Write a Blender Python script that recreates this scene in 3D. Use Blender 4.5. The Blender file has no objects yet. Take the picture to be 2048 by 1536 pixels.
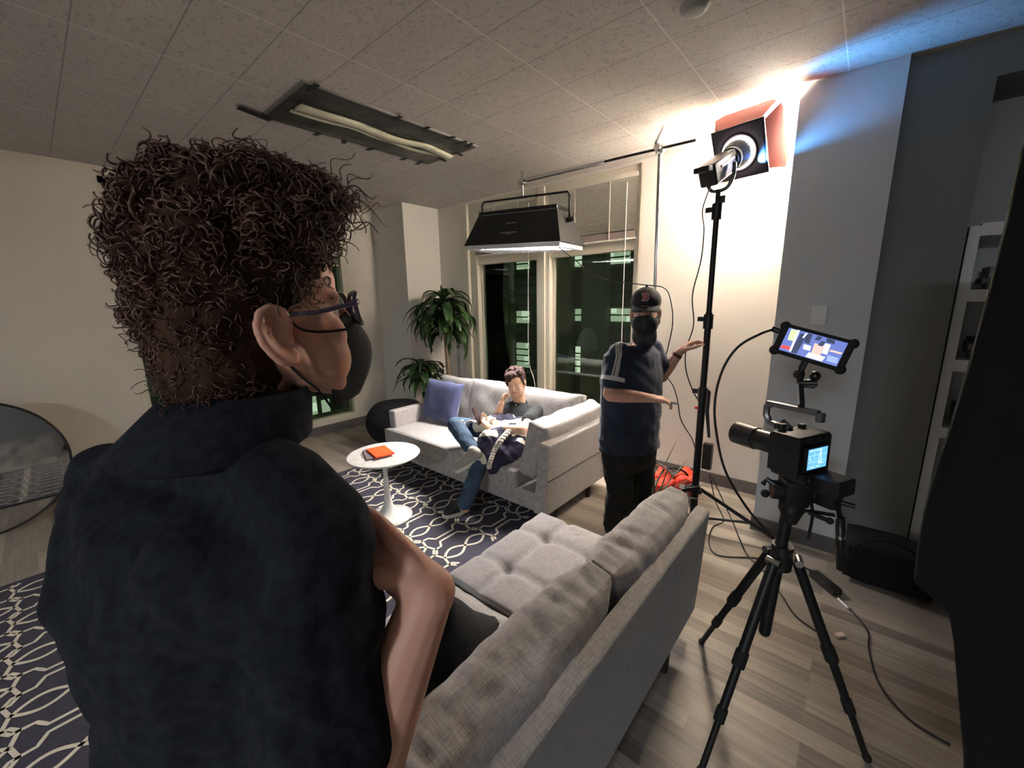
import bpy, bmesh, math, random
from mathutils import Vector, Matrix, noise
random.seed(7)
# ------------------------------------------------------------------ camera
FPX = 815.2; YAW, PIT, ROL = -0.71136, 0.20299, -0.01834
def _axes():
    cy, sy = math.cos(YAW), math.sin(YAW)
    f = Vector((sy*math.cos(PIT), cy*math.cos(PIT), -math.sin(PIT)))
    r0 = Vector((cy, -sy, 0)); u0 = r0.cross(f)
    r = r0*math.cos(ROL) + u0*math.sin(ROL); u = u0*math.cos(ROL) - r0*math.sin(ROL)
    return r, u, f
CR, CU, CF = _axes()
CC = Vector((0, 0, 1.6))
scn = bpy.context.scene
cam_d = bpy.data.cameras.new('camera'); cam = bpy.data.objects.new('camera', cam_d)
scn.collection.objects.link(cam); scn.camera = cam
cam_d.sensor_width = 36; cam_d.lens = FPX/2048*36; cam_d.clip_start = 0.02; cam_d.clip_end = 200
M = Matrix((CR, CU, -CF)).transposed().to_4x4(); M.translation = CC
cam.matrix_world = M
def ray(x, y): return CF + CR*((x-1024)/FPX) - CU*((y-768)/FPX)
def PZ(x, y, z): d = ray(x, y); return CC + d*((z-CC.z)/d.z)
def PY(x, y, Y): d = ray(x, y); return CC + d*((Y-CC.y)/d.y)
def PX(x, y, X): d = ray(x, y); return CC + d*((X-CC.x)/d.x)
def PD(x, y, D): return CC + ray(x, y)*D
# ------------------------------------------------------------------ world, exposure
w = bpy.data.worlds.new('night'); scn.world = w; w.use_nodes = True
w.node_tree.nodes['Background'].inputs[0].default_value = (0.035, 0.05, 0.03, 1)
w.node_tree.nodes['Background'].inputs[1].default_value = 0.9
vs = scn.view_settings; vs.view_transform = 'Standard'; vs.look = 'None'; vs.gamma = 1; vs.use_curve_mapping = False
vs.exposure = 2.22
SOFT_W, SPOT_W, BLUE_W, FILL_W = 15.5, 440.0, 11.0, 40.0
COL = scn.collection
# ------------------------------------------------------------------ helpers
def V(*a): return Vector(a)
class NT:
    def __init__(s, name):
        s.m = bpy.data.materials.new(name); s.m.use_nodes = True; s.t = s.m.node_tree
        s.b = s.t.nodes['Principled BSDF']
    def n(s, typ, **k):
        nd = s.t.nodes.new(typ)
        for a, v in k.items():
            if a.startswith('i_'):
                key = a[2:]; key = int(key) if key.isdigit() else key
                if hasattr(v, 'outputs') or isinstance(v, bpy.types.NodeSocket): s.l(v, nd.inputs[key])
                else: nd.inputs[key].default_value = v
            else: setattr(nd, a, v)
        return nd
    def l(s, a, b):
        if isinstance(a, bpy.types.Node): a = a.outputs[0]
        s.t.links.new(a, b)
    def math(s, op, a, b=None, c=None):
        nd = s.t.nodes.new('ShaderNodeMath'); nd.operation = op
        for i, v in enumerate((a, b, c)):
            if v is None: continue
            if isinstance(v, (int, float)): nd.inputs[i].default_value = v
            else: s.l(v, nd.inputs[i])
        return nd.outputs[0]
    def mix(s, fac, a, b):
        nd = s.t.nodes.new('ShaderNodeMix'); nd.data_type = 'RGBA'
        for i, v in ((0, fac), (6, a), (7, b)):
            if isinstance(v, (int, float)): nd.inputs[i].default_value = v
            elif isinstance(v, tuple): nd.inputs[i].default_value = v
            else: s.l(v, nd.inputs[i])
        return nd.outputs[2]
def rgb(c): return (c[0], c[1], c[2], 1)
def mat(name, c, rough=0.6, metal=0, nscale=0, bump=0, var=0, emit=None, es=1, trans=0, alpha=1, spec=0.5, sheen=0, stretch=None, dist=0.002, sss=0):
    k = NT(name); b = k.b
    b.inputs['Base Color'].default_value = rgb(c); b.inputs['Roughness'].default_value = rough
    b.inputs['Metallic'].default_value = metal; b.inputs['Specular IOR Level'].default_value = spec
    if sheen: b.inputs['Sheen Weight'].default_value = sheen
    if trans: b.inputs['Transmission Weight'].default_value = trans
    if sss:
        b.inputs['Subsurface Weight'].default_value = sss; b.inputs['Subsurface Radius'].default_value = (0.012, 0.004, 0.002); b.inputs['Subsurface Scale'].default_value = 1
    if alpha < 1: b.inputs['Alpha'].default_value = alpha
    if emit: b.inputs['Emission Color'].default_value = rgb(emit); b.inputs['Emission Strength'].default_value = es
    if nscale:
        tc = k.n('ShaderNodeTexCoord'); src = tc.outputs['Object']
        if stretch:
            mp = k.n('ShaderNodeMapping'); k.l(src, mp.inputs[0]); mp.inputs['Scale'].default_value = stretch; src = mp.outputs[0]
        nz = k.n('ShaderNodeTexNoise', i_Scale=nscale, i_Detail=6.0); k.l(src, nz.inputs['Vector'])
        if bump:
            bp = k.n('ShaderNodeBump', i_Strength=bump, i_Distance=dist); k.l(nz.outputs[0], bp.inputs['Height']); k.l(bp, b.inputs['Normal'])
        if var:
            d = tuple(max(0, x*(1-var)) for x in c)+(1,); u = tuple(min(1, x*(1+var)) for x in c)+(1,)
            rp = k.n('ShaderNodeMapRange'); rp.inputs[1].default_value = .3; rp.inputs[2].default_value = .7; k.l(nz.outputs[0], rp.inputs[0])
            k.l(k.mix(rp.outputs[0], d, u), b.inputs['Base Color'])
    return k.m
def tri(bm, vs_, mi=0):
    try: f = bm.faces.new(vs_); f.material_index = mi; return f
    except ValueError: return None
class MB:
    def __init__(s): s.bm = bmesh.new(); s.mi = 0
    def _mk(s, vs_, fs):
        vv = [s.bm.verts.new(v) for v in vs_]
        for f in fs:
            tri(s.bm, [vv[i] for i in f], s.mi)
        return vv
    def box(s, c, d, rot=None, bev=0, seg=2):
        c = Vector(c); R = rot if rot is not None else Matrix.Identity(3)
        if isinstance(R, (int, float)): R = Matrix.Rotation(R, 3, 'Z')
        b = bmesh.new(); bmesh.ops.create_cube(b, size=1)
        for v in b.verts: v.co = Vector((v.co.x*d[0], v.co.y*d[1], v.co.z*d[2]))
        if bev: bmesh.ops.bevel(b, geom=b.edges[:], offset=min(bev, min(d)*.49), segments=seg, profile=0.7, affect='EDGES')
        idx = {v: i for i, v in enumerate(b.verts)}
        s._mk([R @ v.co + c for v in b.verts], [[idx[v] for v in f.verts] for f in b.faces]); b.free(); return s
    def bb(s, a, b_, bev=0, seg=2):
        a = Vector(a); b_ = Vector(b_); return s.box((a+b_)/2, [abs(x) for x in (b_-a)], bev=bev, seg=seg)
    def cone(s, p0, p1, r0, r1, n=16, cap=True):
        p0 = Vector(p0); p1 = Vector(p1); z = (p1-p0).normalized()
        x = z.orthogonal().normalized(); y = z.cross(x)
        vv = []
        for p, r in ((p0, r0), (p1, r1)):
            for i in range(n):
                a = 2*math.pi*i/n; vv.append(p+x*math.cos(a)*r+y*math.sin(a)*r)
        fs = [[i, (i+1) % n, n+(i+1) % n, n+i] for i in range(n)]
        if cap: fs += [list(range(n))[::-1], list(range(n, 2*n))]
        s._mk(vv, fs); return s
    def cyl(s, p0, p1, r, n=16): return s.cone(p0, p1, r, r, n)
    def ell(s, c, r, rot=None, n=16, m=10):
        R = rot if rot is not None else Matrix.Identity(3); c = Vector(c)
        if isinstance(r, (int, float)): r = (r, r, r)
        vv = [c+R @ Vector((0, 0, r[2]))]
        for j in range(1, m):
            t = math.pi*j/m
            for i in range(n):
                a = 2*math.pi*i/n
                vv.append(c+R @ Vector((math.sin(t)*math.cos(a)*r[0], math.sin(t)*math.sin(a)*r[1], math.cos(t)*r[2])))
        vv.append(c-R @ Vector((0, 0, r[2])))
        fs = [[0, 1+i, 1+(i+1) % n] for i in range(n)]
        for j in range(m-2):
            o = 1+j*n; fs += [[o+i, o+n+i, o+n+(i+1) % n, o+(i+1) % n] for i in range(n)]
        o = 1+(m-2)*n; L = len(vv)-1; fs += [[o+(i+1) % n, o+i, L] for i in range(n)]
        s._mk(vv, fs); return s
    def tube(s, pts, r, n=8, cap=True):
        pts = [Vector(p) for p in pts]; rs = r if isinstance(r, (list, tuple)) else [r]*len(pts)
        vv = []; x = None
        for i, p in enumerate(pts):
            t = (pts[min(i+1, len(pts)-1)]-pts[max(i-1, 0)])
            t = t.normalized() if t.length > 1e-9 else V(0, 0, 1)
            x = t.orthogonal().normalized() if x is None else (x-t*x.dot(t))
            x = x.normalized() if x.length > 1e-6 else t.orthogonal().normalized()
            y = t.cross(x)
            for k in range(n):
                a = 2*math.pi*k/n; vv.append(p+(x*math.cos(a)+y*math.sin(a))*rs[i])
        fs = []
        for i in range(len(pts)-1):
            o = i*n; fs += [[o+k, o+(k+1) % n, o+n+(k+1) % n, o+n+k] for k in range(n)]
        if cap: fs += [list(range(n))[::-1], [len(vv)-n+k for k in range(n)]]
        s._mk(vv, fs); return s
    def loft(s, rings, cap=True):
        n = len(rings[0]); vv = [p for r in rings for p in r]; fs = []
        for j in range(len(rings)-1):
            o = j*n; fs += [[o+k, o+(k+1) % n, o+n+(k+1) % n, o+n+k] for k in range(n)]
        if cap: fs += [list(range(n))[::-1], [len(vv)-n+k for k in range(n)]]
        s._mk(vv, fs); return s
    def lathe(s, prof, c=(0, 0, 0), n=40):
        c = Vector(c); rings = [[c+V(math.cos(2*math.pi*k/n)*r, math.sin(2*math.pi*k/n)*r, z) for k in range(n)] for r, z in prof]
        return s.loft(rings)
    def quad(s, *p): s._mk([Vector(q) for q in p], [list(range(len(p)))]); return s
    def prism(s, poly, ax):
        a = [Vector(p) for p in poly]; n = len(a); ax = Vector(ax)
        s._mk(a+[p+ax for p in a], [list(range(n))[::-1], list(range(n, 2*n))]+[[i, (i+1) % n, n+(i+1) % n, n+i] for i in range(n)]); return s
    def obj(s, name, m, parent=None, smooth=False, fix=True):
        if fix: bmesh.ops.recalc_face_normals(s.bm, faces=s.bm.faces[:])
        me = bpy.data.meshes.new(name); s.bm.to_mesh(me); s.bm.free()
        if smooth:
            for p in me.polygons: p.use_smooth = True
            if smooth != 'all': me.set_sharp_from_angle(angle=math.radians(38))
        for x in (m if isinstance(m, (list, tuple)) else [m]): me.materials.append(x)
        o = bpy.data.objects.new(name, me); COL.objects.link(o)
        if parent: o.parent = parent; o.matrix_parent_inverse = Matrix.Translation(parent.location).inverted() if parent.type == 'EMPTY' and not parent.get('rz') else parent.matrix_world.inverted()
        return o
def thing(name, label, cat, loc=(0, 0, 0), group=None):
    o = bpy.data.objects.new(name, None); COL.objects.link(o); o.location = loc; o.empty_display_size = .1
    o['label'] = label; o['category'] = cat
    if group: o['group'] = group
    return o
def tag(o, label, cat, group=None, kind=None):
    o['label'] = label; o['category'] = cat
    if group: o['group'] = group
    if kind: o['kind'] = kind
    return o
def struct(o): o['kind'] = 'structure'; return o
def lab(o, l): o['label'] = l; return o
def bez(pts, n=10):
    P = [Vector(p) for p in pts]; out = []
    for i in range(len(P)-1):
        p0 = P[max(i-1, 0)]; p1 = P[i]; p2 = P[i+1]; p3 = P[min(i+2, len(P)-1)]
        for k in range(n):
            t = k/n; out.append(0.5*((2*p1)+(p2-p0)*t+(2*p0-5*p1+4*p2-p3)*t*t+(3*p1-p0-3*p2+p3)*t**3))
    out.append(P[-1]); return out
def bake(o, mods, smooth=True):
    """apply modifiers and keep one plain mesh"""
    for typ, kw in mods:
        md = o.modifiers.new(typ, typ)
        for a, v in kw.items(): setattr(md, a, v)
    bpy.context.view_layer.update(); dg = bpy.context.evaluated_depsgraph_get()
    me = bpy.data.meshes.new_from_object(o.evaluated_get(dg), preserve_all_data_layers=True, depsgraph=dg)
    old = o.data; o.modifiers.clear(); o.data = me
    me.materials.clear()
    for m_ in old.materials: me.materials.append(m_)
    for p in me.polygons: p.use_smooth = True
    return o
def blob(name, prims, m, parent=None, vox=0.01, sm=6, fn=None):
    b = MB()
    for p in prims:
        k = p[0]
        if k == 'c':
            _, a, r0, c, r1 = p; a = Vector(a); c = Vector(c)
            L = (c-a).length; q = (c-a)/max(L, 1e-6)
            b.ell(a, r0*.999, n=14, m=8); b.ell(c, r1*.999, n=14, m=8)
            sn = max(-1, min(1, (r0-r1)/max(L, 1e-6))); cs = math.sqrt(1-sn*sn)
            b.cone(a+q*sn*r0, c+q*sn*r1, r0*cs, r1*cs, 14)
        elif k == 'e': b.ell(p[1], p[2], p[3] if len(p) > 3 else None, n=20, m=12)
        elif k == 'b': b.box(p[1], p[2], p[3] if len(p) > 3 else None, bev=p[4] if len(p) > 4 else 0)
        elif k == 'l': # loft of ellipses: (center, a, b), axes u, v
            rings = []
            for c, ra, rb in p[1]:
                rings.append([Vector(c)+p[2]*math.cos(t)*ra+p[3]*math.sin(t)*rb for t in [2*math.pi*i/24 for i in range(24)]])
            b.loft(rings)
    o = b.obj(name, m, parent)
    bake(o, [('REMESH', dict(mode='VOXEL', voxel_size=vox, adaptivity=0)), ('SMOOTH', dict(factor=.5, iterations=sm))])
    if fn:
        me = o.data; n = len(me.vertices); src = [(v.co.copy(), v.normal.copy()) for v in me.vertices]; fl = []
        for co, nr in src: fl.extend(fn(co, nr))
        me.vertices.foreach_set('co', fl); me.update()
    return o
def chain(pts, rs): return [('c', pts[i], rs[i], pts[i+1], rs[i+1]) for i in range(len(pts)-1)]
def pillow(name, m, parent, c, d, rot=None, puff=0.5, n=14, wr=0.006, seed=0, tuft=None, sag=0):
    """soft cushion: d = full size (x, y, z); puffed box with seams and folds"""
    b = bmesh.new(); bmesh.ops.create_cube(b, size=2)
    bmesh.ops.subdivide_edges(b, edges=b.edges[:], cuts=n, use_grid_fill=True)
    R = rot if rot is not None else Matrix.Identity(3)
    if isinstance(R, (int, float)): R = Matrix.Rotation(R, 3, 'Z')
    mn = min(d); k = [i for i in range(3) if d[i] == mn][0]; o1, o2 = [i for i in range(3) if i != k]
    for v in b.verts:
        p = list(v.co)
        a, c_ = p[o1], p[o2]
        ed = (1-abs(a)**4)*(1-abs(c_)**4)
        th = (1-puff)+puff*(ed**.5 if ed > 0 else 0)
        q = [0, 0, 0]
        ins = 1-0.05*(1-abs(p[k]))*0
        q[o1] = a*d[o1]/2*(1-.05*puff*(1-c_*c_)*abs(a)**3); q[o2] = c_*d[o2]/2*(1-.05*puff*(1-a*a)*abs(c_)**3)
        q[k] = p[k]*d[k]/2*th
        if tuft and p[k] > 0:
            for tx, ty in tuft:
                dx = (a-tx)*d[o1]/2; dy = (c_-ty)*d[o2]/2
                q[k] -= 0.022*math.exp(-(dx*dx+dy*dy)/.0022)+.007*math.exp(-dx*dx/.0004)+0.007*math.exp(-dy*dy/.0004)
        nz = noise.noise(Vector((q[0]*7+seed, q[1]*7, q[2]*7)))*wr+noise.noise(Vector((q[0]*19+seed, q[1]*19, q[2]*5)))*wr*.6
        co = Vector(q); co += Vector(v.co).normalized()*nz
        v.co = co
    bmesh.ops.smooth_vert(b, verts=b.verts[:], factor=.5)
    mbx = MB(); idx = {v: i for i, v in enumerate(b.verts)}
    mbx._mk([R @ v.co+Vector(c) for v in b.verts], [[idx[v] for v in f.verts] for f in b.faces]); b.free()
    o = mbx.obj(name, m, parent, smooth='all'); return o
# ------------------------------------------------------------------ materials
CEIL = 2.76; YW = 3.63; XL = -5.0; YC = 3.05
def wall_mat(name, c): return mat(name, c, .85, nscale=60, bump=.12, dist=.002)
M_wall = wall_mat('wall_paint', (.66, .63, .57)); M_wallL = wall_mat('left_wall_paint', (.62, .57, .50)); M_dark = wall_mat('dark_grey_wall', (.21, .21, .20))  # M_dark: one even dark grey, darker than the other walls
M_col = wall_mat('column_paint', (.60, .61, .62)); M_frame = mat('cream_window_frame', (.62, .58, .47), .5); M_white = mat('white_paint', (.75, .75, .73), .5)
def ceil_mat():
    k = NT('acoustic_tile'); tc = k.n('ShaderNodeTexCoord'); sp = k.n('ShaderNodeSeparateXYZ'); k.l(tc.outputs['Object'], sp.inputs[0])
    def seam(ax, off, per, wd):
        a = k.math('FRACT', k.math('DIVIDE', k.math('ADD', sp.outputs[ax], off), per))
        e = k.math('ABSOLUTE', k.math('SUBTRACT', a, .5)); return k.math('GREATER_THAN', e, .5-wd/per/2)
    sy = seam(1, -2.44+30.5, .305, .006); sx = seam(0, .83+30.5, .305*2, .006)
    sx2 = seam(0, .83+30.5+.305, .305*2, .003)
    vor = k.n('ShaderNodeTexNoise', i_Scale=42.0, i_Detail=5.0, i_Roughness=.65, i_Distortion=1.2); k.l(tc.outputs['Object'], vor.inputs['Vector'])
    pit = k.math('MULTIPLY', k.math('GREATER_THAN', vor.outputs[0], .575), .5)
    nz = k.n('ShaderNodeTexNoise', i_Scale=3.0); k.l(tc.outputs['Object'], nz.inputs['Vector'])
    base = k.mix(nz.outputs[0], (.47, .44, .41, 1), (.53, .50, .47, 1))
    c1 = k.mix(pit, base, (.23, .21, .19, 1))
    c2 = k.mix(k.math('MULTIPLY', sy, .5), c1, (.10, .09, .08, 1))
    c3 = k.mix(k.math('MULTIPLY', sx, .55), c2, (.85, .83, .78, 1)); c4 = k.mix(k.math('MULTIPLY', sx2, .3), c3, (.15, .14, .13, 1))
    k.l(c4, k.b.inputs['Base Color']); k.b.inputs['Roughness'].default_value = .9
    bp = k.n('ShaderNodeBump', i_Strength=.5, i_Distance=.004); k.l(k.math('SUBTRACT', 1.0, pit), bp.inputs['Height']); k.l(bp, k.b.inputs['Normal'])
    return k.m
def floor_mat():
    k = NT('vinyl_plank'); tc = k.n('ShaderNodeTexCoord'); mp = k.n('ShaderNodeMapping'); k.l(tc.outputs['Object'], mp.inputs[0])
    mp.inputs['Rotation'].default_value = (0, 0, 0)
    br = k.n('ShaderNodeTexBrick', i_Scale=1.0); k.l(mp.outputs[0], br.inputs['Vector']); br.offset = .37; br.offset_frequency = 3
    br.inputs['Brick Width'].default_value = .92; br.inputs['Row Height'].default_value = .075; br.inputs['Mortar Size'].default_value = .0012
    br.inputs['Color1'].default_value = (0, 0, 0, 1); br.inputs['Color2'].default_value = (1, 1, 1, 1); br.inputs['Mortar'].default_value = (.4, .4, .4, 1)
    st = k.n('ShaderNodeMapping'); k.l(tc.outputs['Object'], st.inputs[0]); st.inputs['Scale'].default_value = (1.5, 26, 1)
    nz = k.n('ShaderNodeTexNoise', i_Scale=2.2, i_Detail=8.0, i_Roughness=.6); k.l(st.outputs[0], nz.inputs['Vector'])
    f = k.math('ADD', k.math('MULTIPLY', br.outputs[0], .48), k.math('MULTIPLY', nz.outputs[0], .75))
    cr = k.n('ShaderNodeValToRGB'); k.l(f, cr.inputs[0])
    e = cr.color_ramp.elements; e[0].position = .22; e[0].color = (.105, .092, .08, 1); e[1].position = .95; e[1].color = (.42, .365, .30, 1)
    m_ = cr.color_ramp.elements.new(.52); m_.color = (.235, .20, .165, 1)
    k.l(cr, k.b.inputs['Base Color']); k.b.inputs['Roughness'].default_value = .42
    return k.m
M_ceil = ceil_mat(); M_floor = floor_mat()
def sofa_mat():
    k = NT('grey_woven_upholstery'); tc = k.n('ShaderNodeTexCoord')
    a = k.n('ShaderNodeMapping'); a.inputs['Scale'].default_value = (1, 14, 1); k.l(tc.outputs['Object'], a.inputs[0])
    b_ = k.n('ShaderNodeMapping'); b_.inputs['Scale'].default_value = (14, 1, 10); k.l(tc.outputs['Object'], b_.inputs[0])
    n1 = k.n('ShaderNodeTexNoise', i_Scale=28.0, i_Detail=4.0); k.l(a, n1.inputs['Vector'])
    n2 = k.n('ShaderNodeTexNoise', i_Scale=28.0, i_Detail=4.0); k.l(b_, n2.inputs['Vector'])
    s = k.math('MULTIPLY', k.math('ADD', n1.outputs[0], n2.outputs[0]), .5)
    cr = k.n('ShaderNodeValToRGB'); k.l(s, cr.inputs[0]); e = cr.color_ramp.elements
    e[0].position = .36; e[0].color = (.25, .23, .225, 1); e[1].position = .66; e[1].color = (.46, .43, .415, 1)
    k.l(cr, k.b.inputs['Base Color']); k.b.inputs['Roughness'].default_value = .95; k.b.inputs['Sheen Weight'].default_value = .25
    bp = k.n('ShaderNodeBump', i_Strength=.35, i_Distance=.0015); k.l(s, bp.inputs['Height']); k.l(bp, k.b.inputs['Normal'])
    return k.m
M_sofa = sofa_mat()
M_black = mat('black_metal', (.012, .012, .013), .45, spec=.4); M_blackp = mat('black_plastic', (.015, .015, .016), .35); M_cable = mat('black_cable', (.008, .008, .008), .5)
M_chrome = mat('chrome', (.75, .75, .75), .16, 1); M_steel = mat('brushed_steel', (.5, .5, .52), .3, 1); M_grey = mat('grey_metal', (.2, .2, .21), .35, .8)
M_brown = mat('dark_wood_leg', (.03, .02, .015), .5); M_rubber = mat('rubber', (.01, .01, .01), .8)
M_blackcloth = mat('black_cloth', (.0018, .0018, .0022), .95, nscale=40, bump=.3, var=.3)
def skin_mat(name, c): return mat(name, c, .5, nscale=14, var=.08, sss=.12, spec=.35)
M_skinA = skin_mat('skin_a', (.80, .42, .31)); M_skinB = skin_mat('skin_b', (.62, .37, .28)); M_skinC = skin_mat('skin_c', (.60, .38, .27))
M_navy = mat('navy_shirt_cloth', (.0155, .018, .025), .95, nscale=70, bump=.7, dist=.003, var=.35, spec=.2)
M_eyew = mat('eye_white', (.7, .68, .65), .2); M_iris = mat('eye_iris', (.03, .02, .012), .2); M_lip = mat('lip', (.45, .16, .13), .5)

# ------------------------------------------------------------------ room shell
XR, YB = 2.2, -6.0
b = MB(); b.bb((-6, YB, -.1), (XR, 6, 0)); o = struct(b.obj('floor', M_floor))
b = MB(); b.bb((-6, YB, CEIL), (XR, 6, CEIL+.1)); struct(b.obj('ceiling', M_ceil))
# back wall with window band opening
WX0, WX1, WZ0, WZ1 = -3.92, -1.59, .22, 2.735
b = MB(); b.bb((XL-.2, YW, 0), (WX0, YW+.25, CEIL)); b.bb((WX1, YW, 0), (.1, YW+.25, CEIL)); b.bb((WX0, YW, 0), (WX1, YW+.25, WZ0)); b.bb((WX0, YW, WZ1), (WX1, YW+.25, CEIL))
struct(b.obj('wall_back', M_wall))
b = MB(); b.bb((XL, 3.09, 0), (-4.335, YW, CEIL)); struct(b.obj('wall_corner_column', M_wall))
b = MB(); b.bb((-.43, YC, 0), (.02, YW+.25, CEIL)); struct(b.obj('wall_column', M_col))
b = MB(); b.bb((.02, YC+.06, 0), (.335, YW+.25, CEIL)); b.bb((.335, YC+.06, 2.58), (XR, YW+.25, CEIL)); struct(b.obj('wall_dark', M_dark))
b = MB(); b.bb((.335, 3.5, 0), (XR, YW+.25, 2.58)); struct(b.obj('wall_alcove', M_col))
LY0, LY1, LZ0, LZ1 = .55, 2.66, .14, 2.68
b = MB(); b.bb((XL-.25, YB, 0), (XL, LY0, CEIL)); b.bb((XL-.25, LY1, 0), (XL, YW+.25, CEIL)); b.bb((XL-.25, LY0, 0), (XL, LY1, LZ0)); b.bb((XL-.25, LY0, LZ1), (XL, LY1, CEIL))
struct(b.obj('wall_left', M_wallL))
b = MB(); b.bb((XR, YB, 0), (XR+.1, 4, CEIL)); struct(b.obj('wall_right', M_dark))
b = MB(); b.bb((-6, YB-.1, 0), (XR, YB, CEIL)); struct(b.obj('wall_front', M_wallL))
M_base = mat('grey_rubber_base', (.12, .11, .105), .6)
for nm, a, c in (('baseboard_back', (-4.33, YW-.012, 0), (-.43, YW, .1)), ('baseboard_column', (-.442, YC-.012, 0), (.02, YC, .1)), ('baseboard_dark', (.02, YC+.05, 0), (.335, YC+.06, .1)), ('baseboard_left', (XL, YB, 0), (XL+.012, 3.09, .1))):
    b = MB(); b.bb(a, c); struct(b.obj(nm, M_base))
# glass
def glass_mat():
    k = NT('window_glass'); t = k.t; t.nodes.remove(k.b)
    g = k.n('ShaderNodeBsdfGlossy'); g.inputs['Roughness'].default_value = .0; g.inputs['Color'].default_value = (.9, .95, .9, 1)
    tr = k.n('ShaderNodeBsdfTransparent'); tr.inputs[0].default_value = (.8, .86, .8, 1)
    fr = k.n('ShaderNodeFresnel', i_IOR=1.5); mx = k.n('ShaderNodeMixShader'); k.l(fr, mx.inputs[0]); k.l(tr, mx.inputs[1]); k.l(g, mx.inputs[2])
    k.l(mx, t.nodes['Material Output'].inputs[0]); return k.m
M_glass = glass_mat()
def window_back(n, x0, x1):
    y = YW+.10
    b = MB(); fw = .05
    for a, c in (((x0-fw, y-.075, WZ0), (x0, y+.03, WZ1)), ((x1, y-.075, WZ0), (x1+fw, y+.03, WZ1)), ((x0, y-.075, WZ1-.06), (x1, y+.03, WZ1)), ((x0, y-.075, WZ0), (x1, y+.03, WZ0+.07)), ((x0, y-.06, 2.03), (x1, y+.03, 2.135))):
        b.bb(a, c, bev=.004)
    b.bb((x0, y-.015, WZ0), (x0+.03, y+.02, 2.05)); b.bb((x1-.03, y-.015, WZ0), (x1, y+.02, 2.05))
    f = struct(b.obj('window_%d' % n, M_frame))
    g = MB(); g.bb((x0, y, WZ0), (x1, y+.006, WZ1)); g.obj('pane', M_glass, f)
    return f
window_back(1, -3.68, -2.77); window_back(2, -2.60, -1.66)
b = MB(); b.bb((-2.72, YW-.0, WZ0), (-2.65, YW+.2, WZ1)); b.bb((WX0, YW-.01, WZ0), (-3.80, YW+.03, WZ1), bev=.004); b.bb((-3.80, YW+.03, WZ0), (-3.73, YW+.2, WZ1)); b.bb((-1.61, YW, WZ0), (WX1+.0, YW+.2, WZ1)); struct(b.obj('trim_1', M_frame))
b = MB(); b.bb((WX0, YW-.03, WZ0-.04), (WX1, YW+.2, WZ0), bev=.005); struct(b.obj('trim_2', M_white))
# left window
b = MB(); xx = XL-.05
for a, c in (((xx-.05, LY0, LZ0), (xx+.05, LY0+.06, LZ1)), ((xx-.05, LY1-.06, LZ0), (xx+.06, LY1, LZ1)), ((xx-.05, LY0, LZ1-.06), (xx+.05, LY1, LZ1)), ((xx-.05, LY0, LZ0), (xx+.05, LY1, LZ0+.05)), ((xx-.05, 1.57, LZ0), (xx+.05, 1.64, LZ1))): b.bb(a, c, bev=.004)
f3 = struct(b.obj('window_3', M_frame)); g = MB(); g.bb((xx-.01, LY0, LZ0), (xx-.004, LY1, LZ1)); g.obj('pane', M_glass, f3)
# ------------------------------------------------------------------ blinds
M_blind = mat('blind_slat', (.62, .59, .50), .55); M_stack = mat('blind_stack', (.24, .19, .17), .6); M_cord = mat('blind_cord', (.75, .72, .62), .6)
def blind(x0, x1, z0, z1, label, ax='x', pos=YW+.02, nm=2):
    t = thing('window_blind', label, 'blind', ((x0+x1)/2, pos, z1) if ax == 'x' else (pos, (x0+x1)/2, z1), 'venetian blinds raised over the windows')
    def q(u, d, z): return (u, pos+d, z) if ax == 'x' else (pos-d, u, z)
    def bx(b, u0, d0, z_0, u1, d1, z_1, bev=0): b.bb(q(u0, d0, z_0), q(u1, d1, z_1), bev=bev)
    b = MB(); bx(b, x0, -.02, z1-.04, x1, .02, z1, .003); b.obj('headrail', M_blind, t)
    b = MB(); z = z1-.05
    while z > z0+.09:
        c = Vector(q((x0+x1)/2, 0, z)); rot = Matrix.Rotation(math.radians(-38 if ax == 'x' else 38), 3, 'X' if ax == 'x' else 'Y')
        b.box(c, (x1-x0-.01, .024, .0012) if ax == 'x' else (.024, x1-x0-.01, .0012), rot); z -= .019
    b.obj('slats', M_blind, t)
    b = MB(); bx(b, x0+.004, -.012, z0+.018, x1-.004, .012, z0+.075); b.obj('stacked_slats', M_stack, t)
    b = MB(); bx(b, x0, -.014, z0, x1, .014, z0+.016, .003); b.obj('bottom_rail', M_cord, t)
    for i in range(nm):
        u = x0+(x1-x0)*(i+.9)/(nm+.6)
        b = MB(); bx(b, u-.004, -.017, z0, u+.004, -.014, z1-.03); b.obj('ladder_tape', M_cord, t)
    return t
bl1 = blind(-3.69, -2.755, 2.12, 2.68, 'raised cream venetian blind on the left back window, behind the softbox')
bl2 = blind(-2.615, -1.645, 2.12, 2.68, 'raised cream venetian blind on the right back window, beside the silver pole')
b = MB(); b.tube(bez([(-2.85, YW, 2.6), (-2.86, YW-.01, 1.6), (-2.86, YW-.01, .95), (-2.80, YW-.0, .72), (-2.76, YW-.02, .6)], 8), .004, 6); b.obj('pull_cord', M_cord, bl1)
b = MB(); b.tube([(-1.74, YW, 2.6), (-1.74, YW, .9)], .0035, 6); b.obj('tilt_wand', M_cord, bl2)
bl3 = blind(1.66, 2.58, 2.05, 2.6, 'raised blind on the left wall window, mostly hidden behind the curly haired person', 'y', XL-.02)

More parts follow.
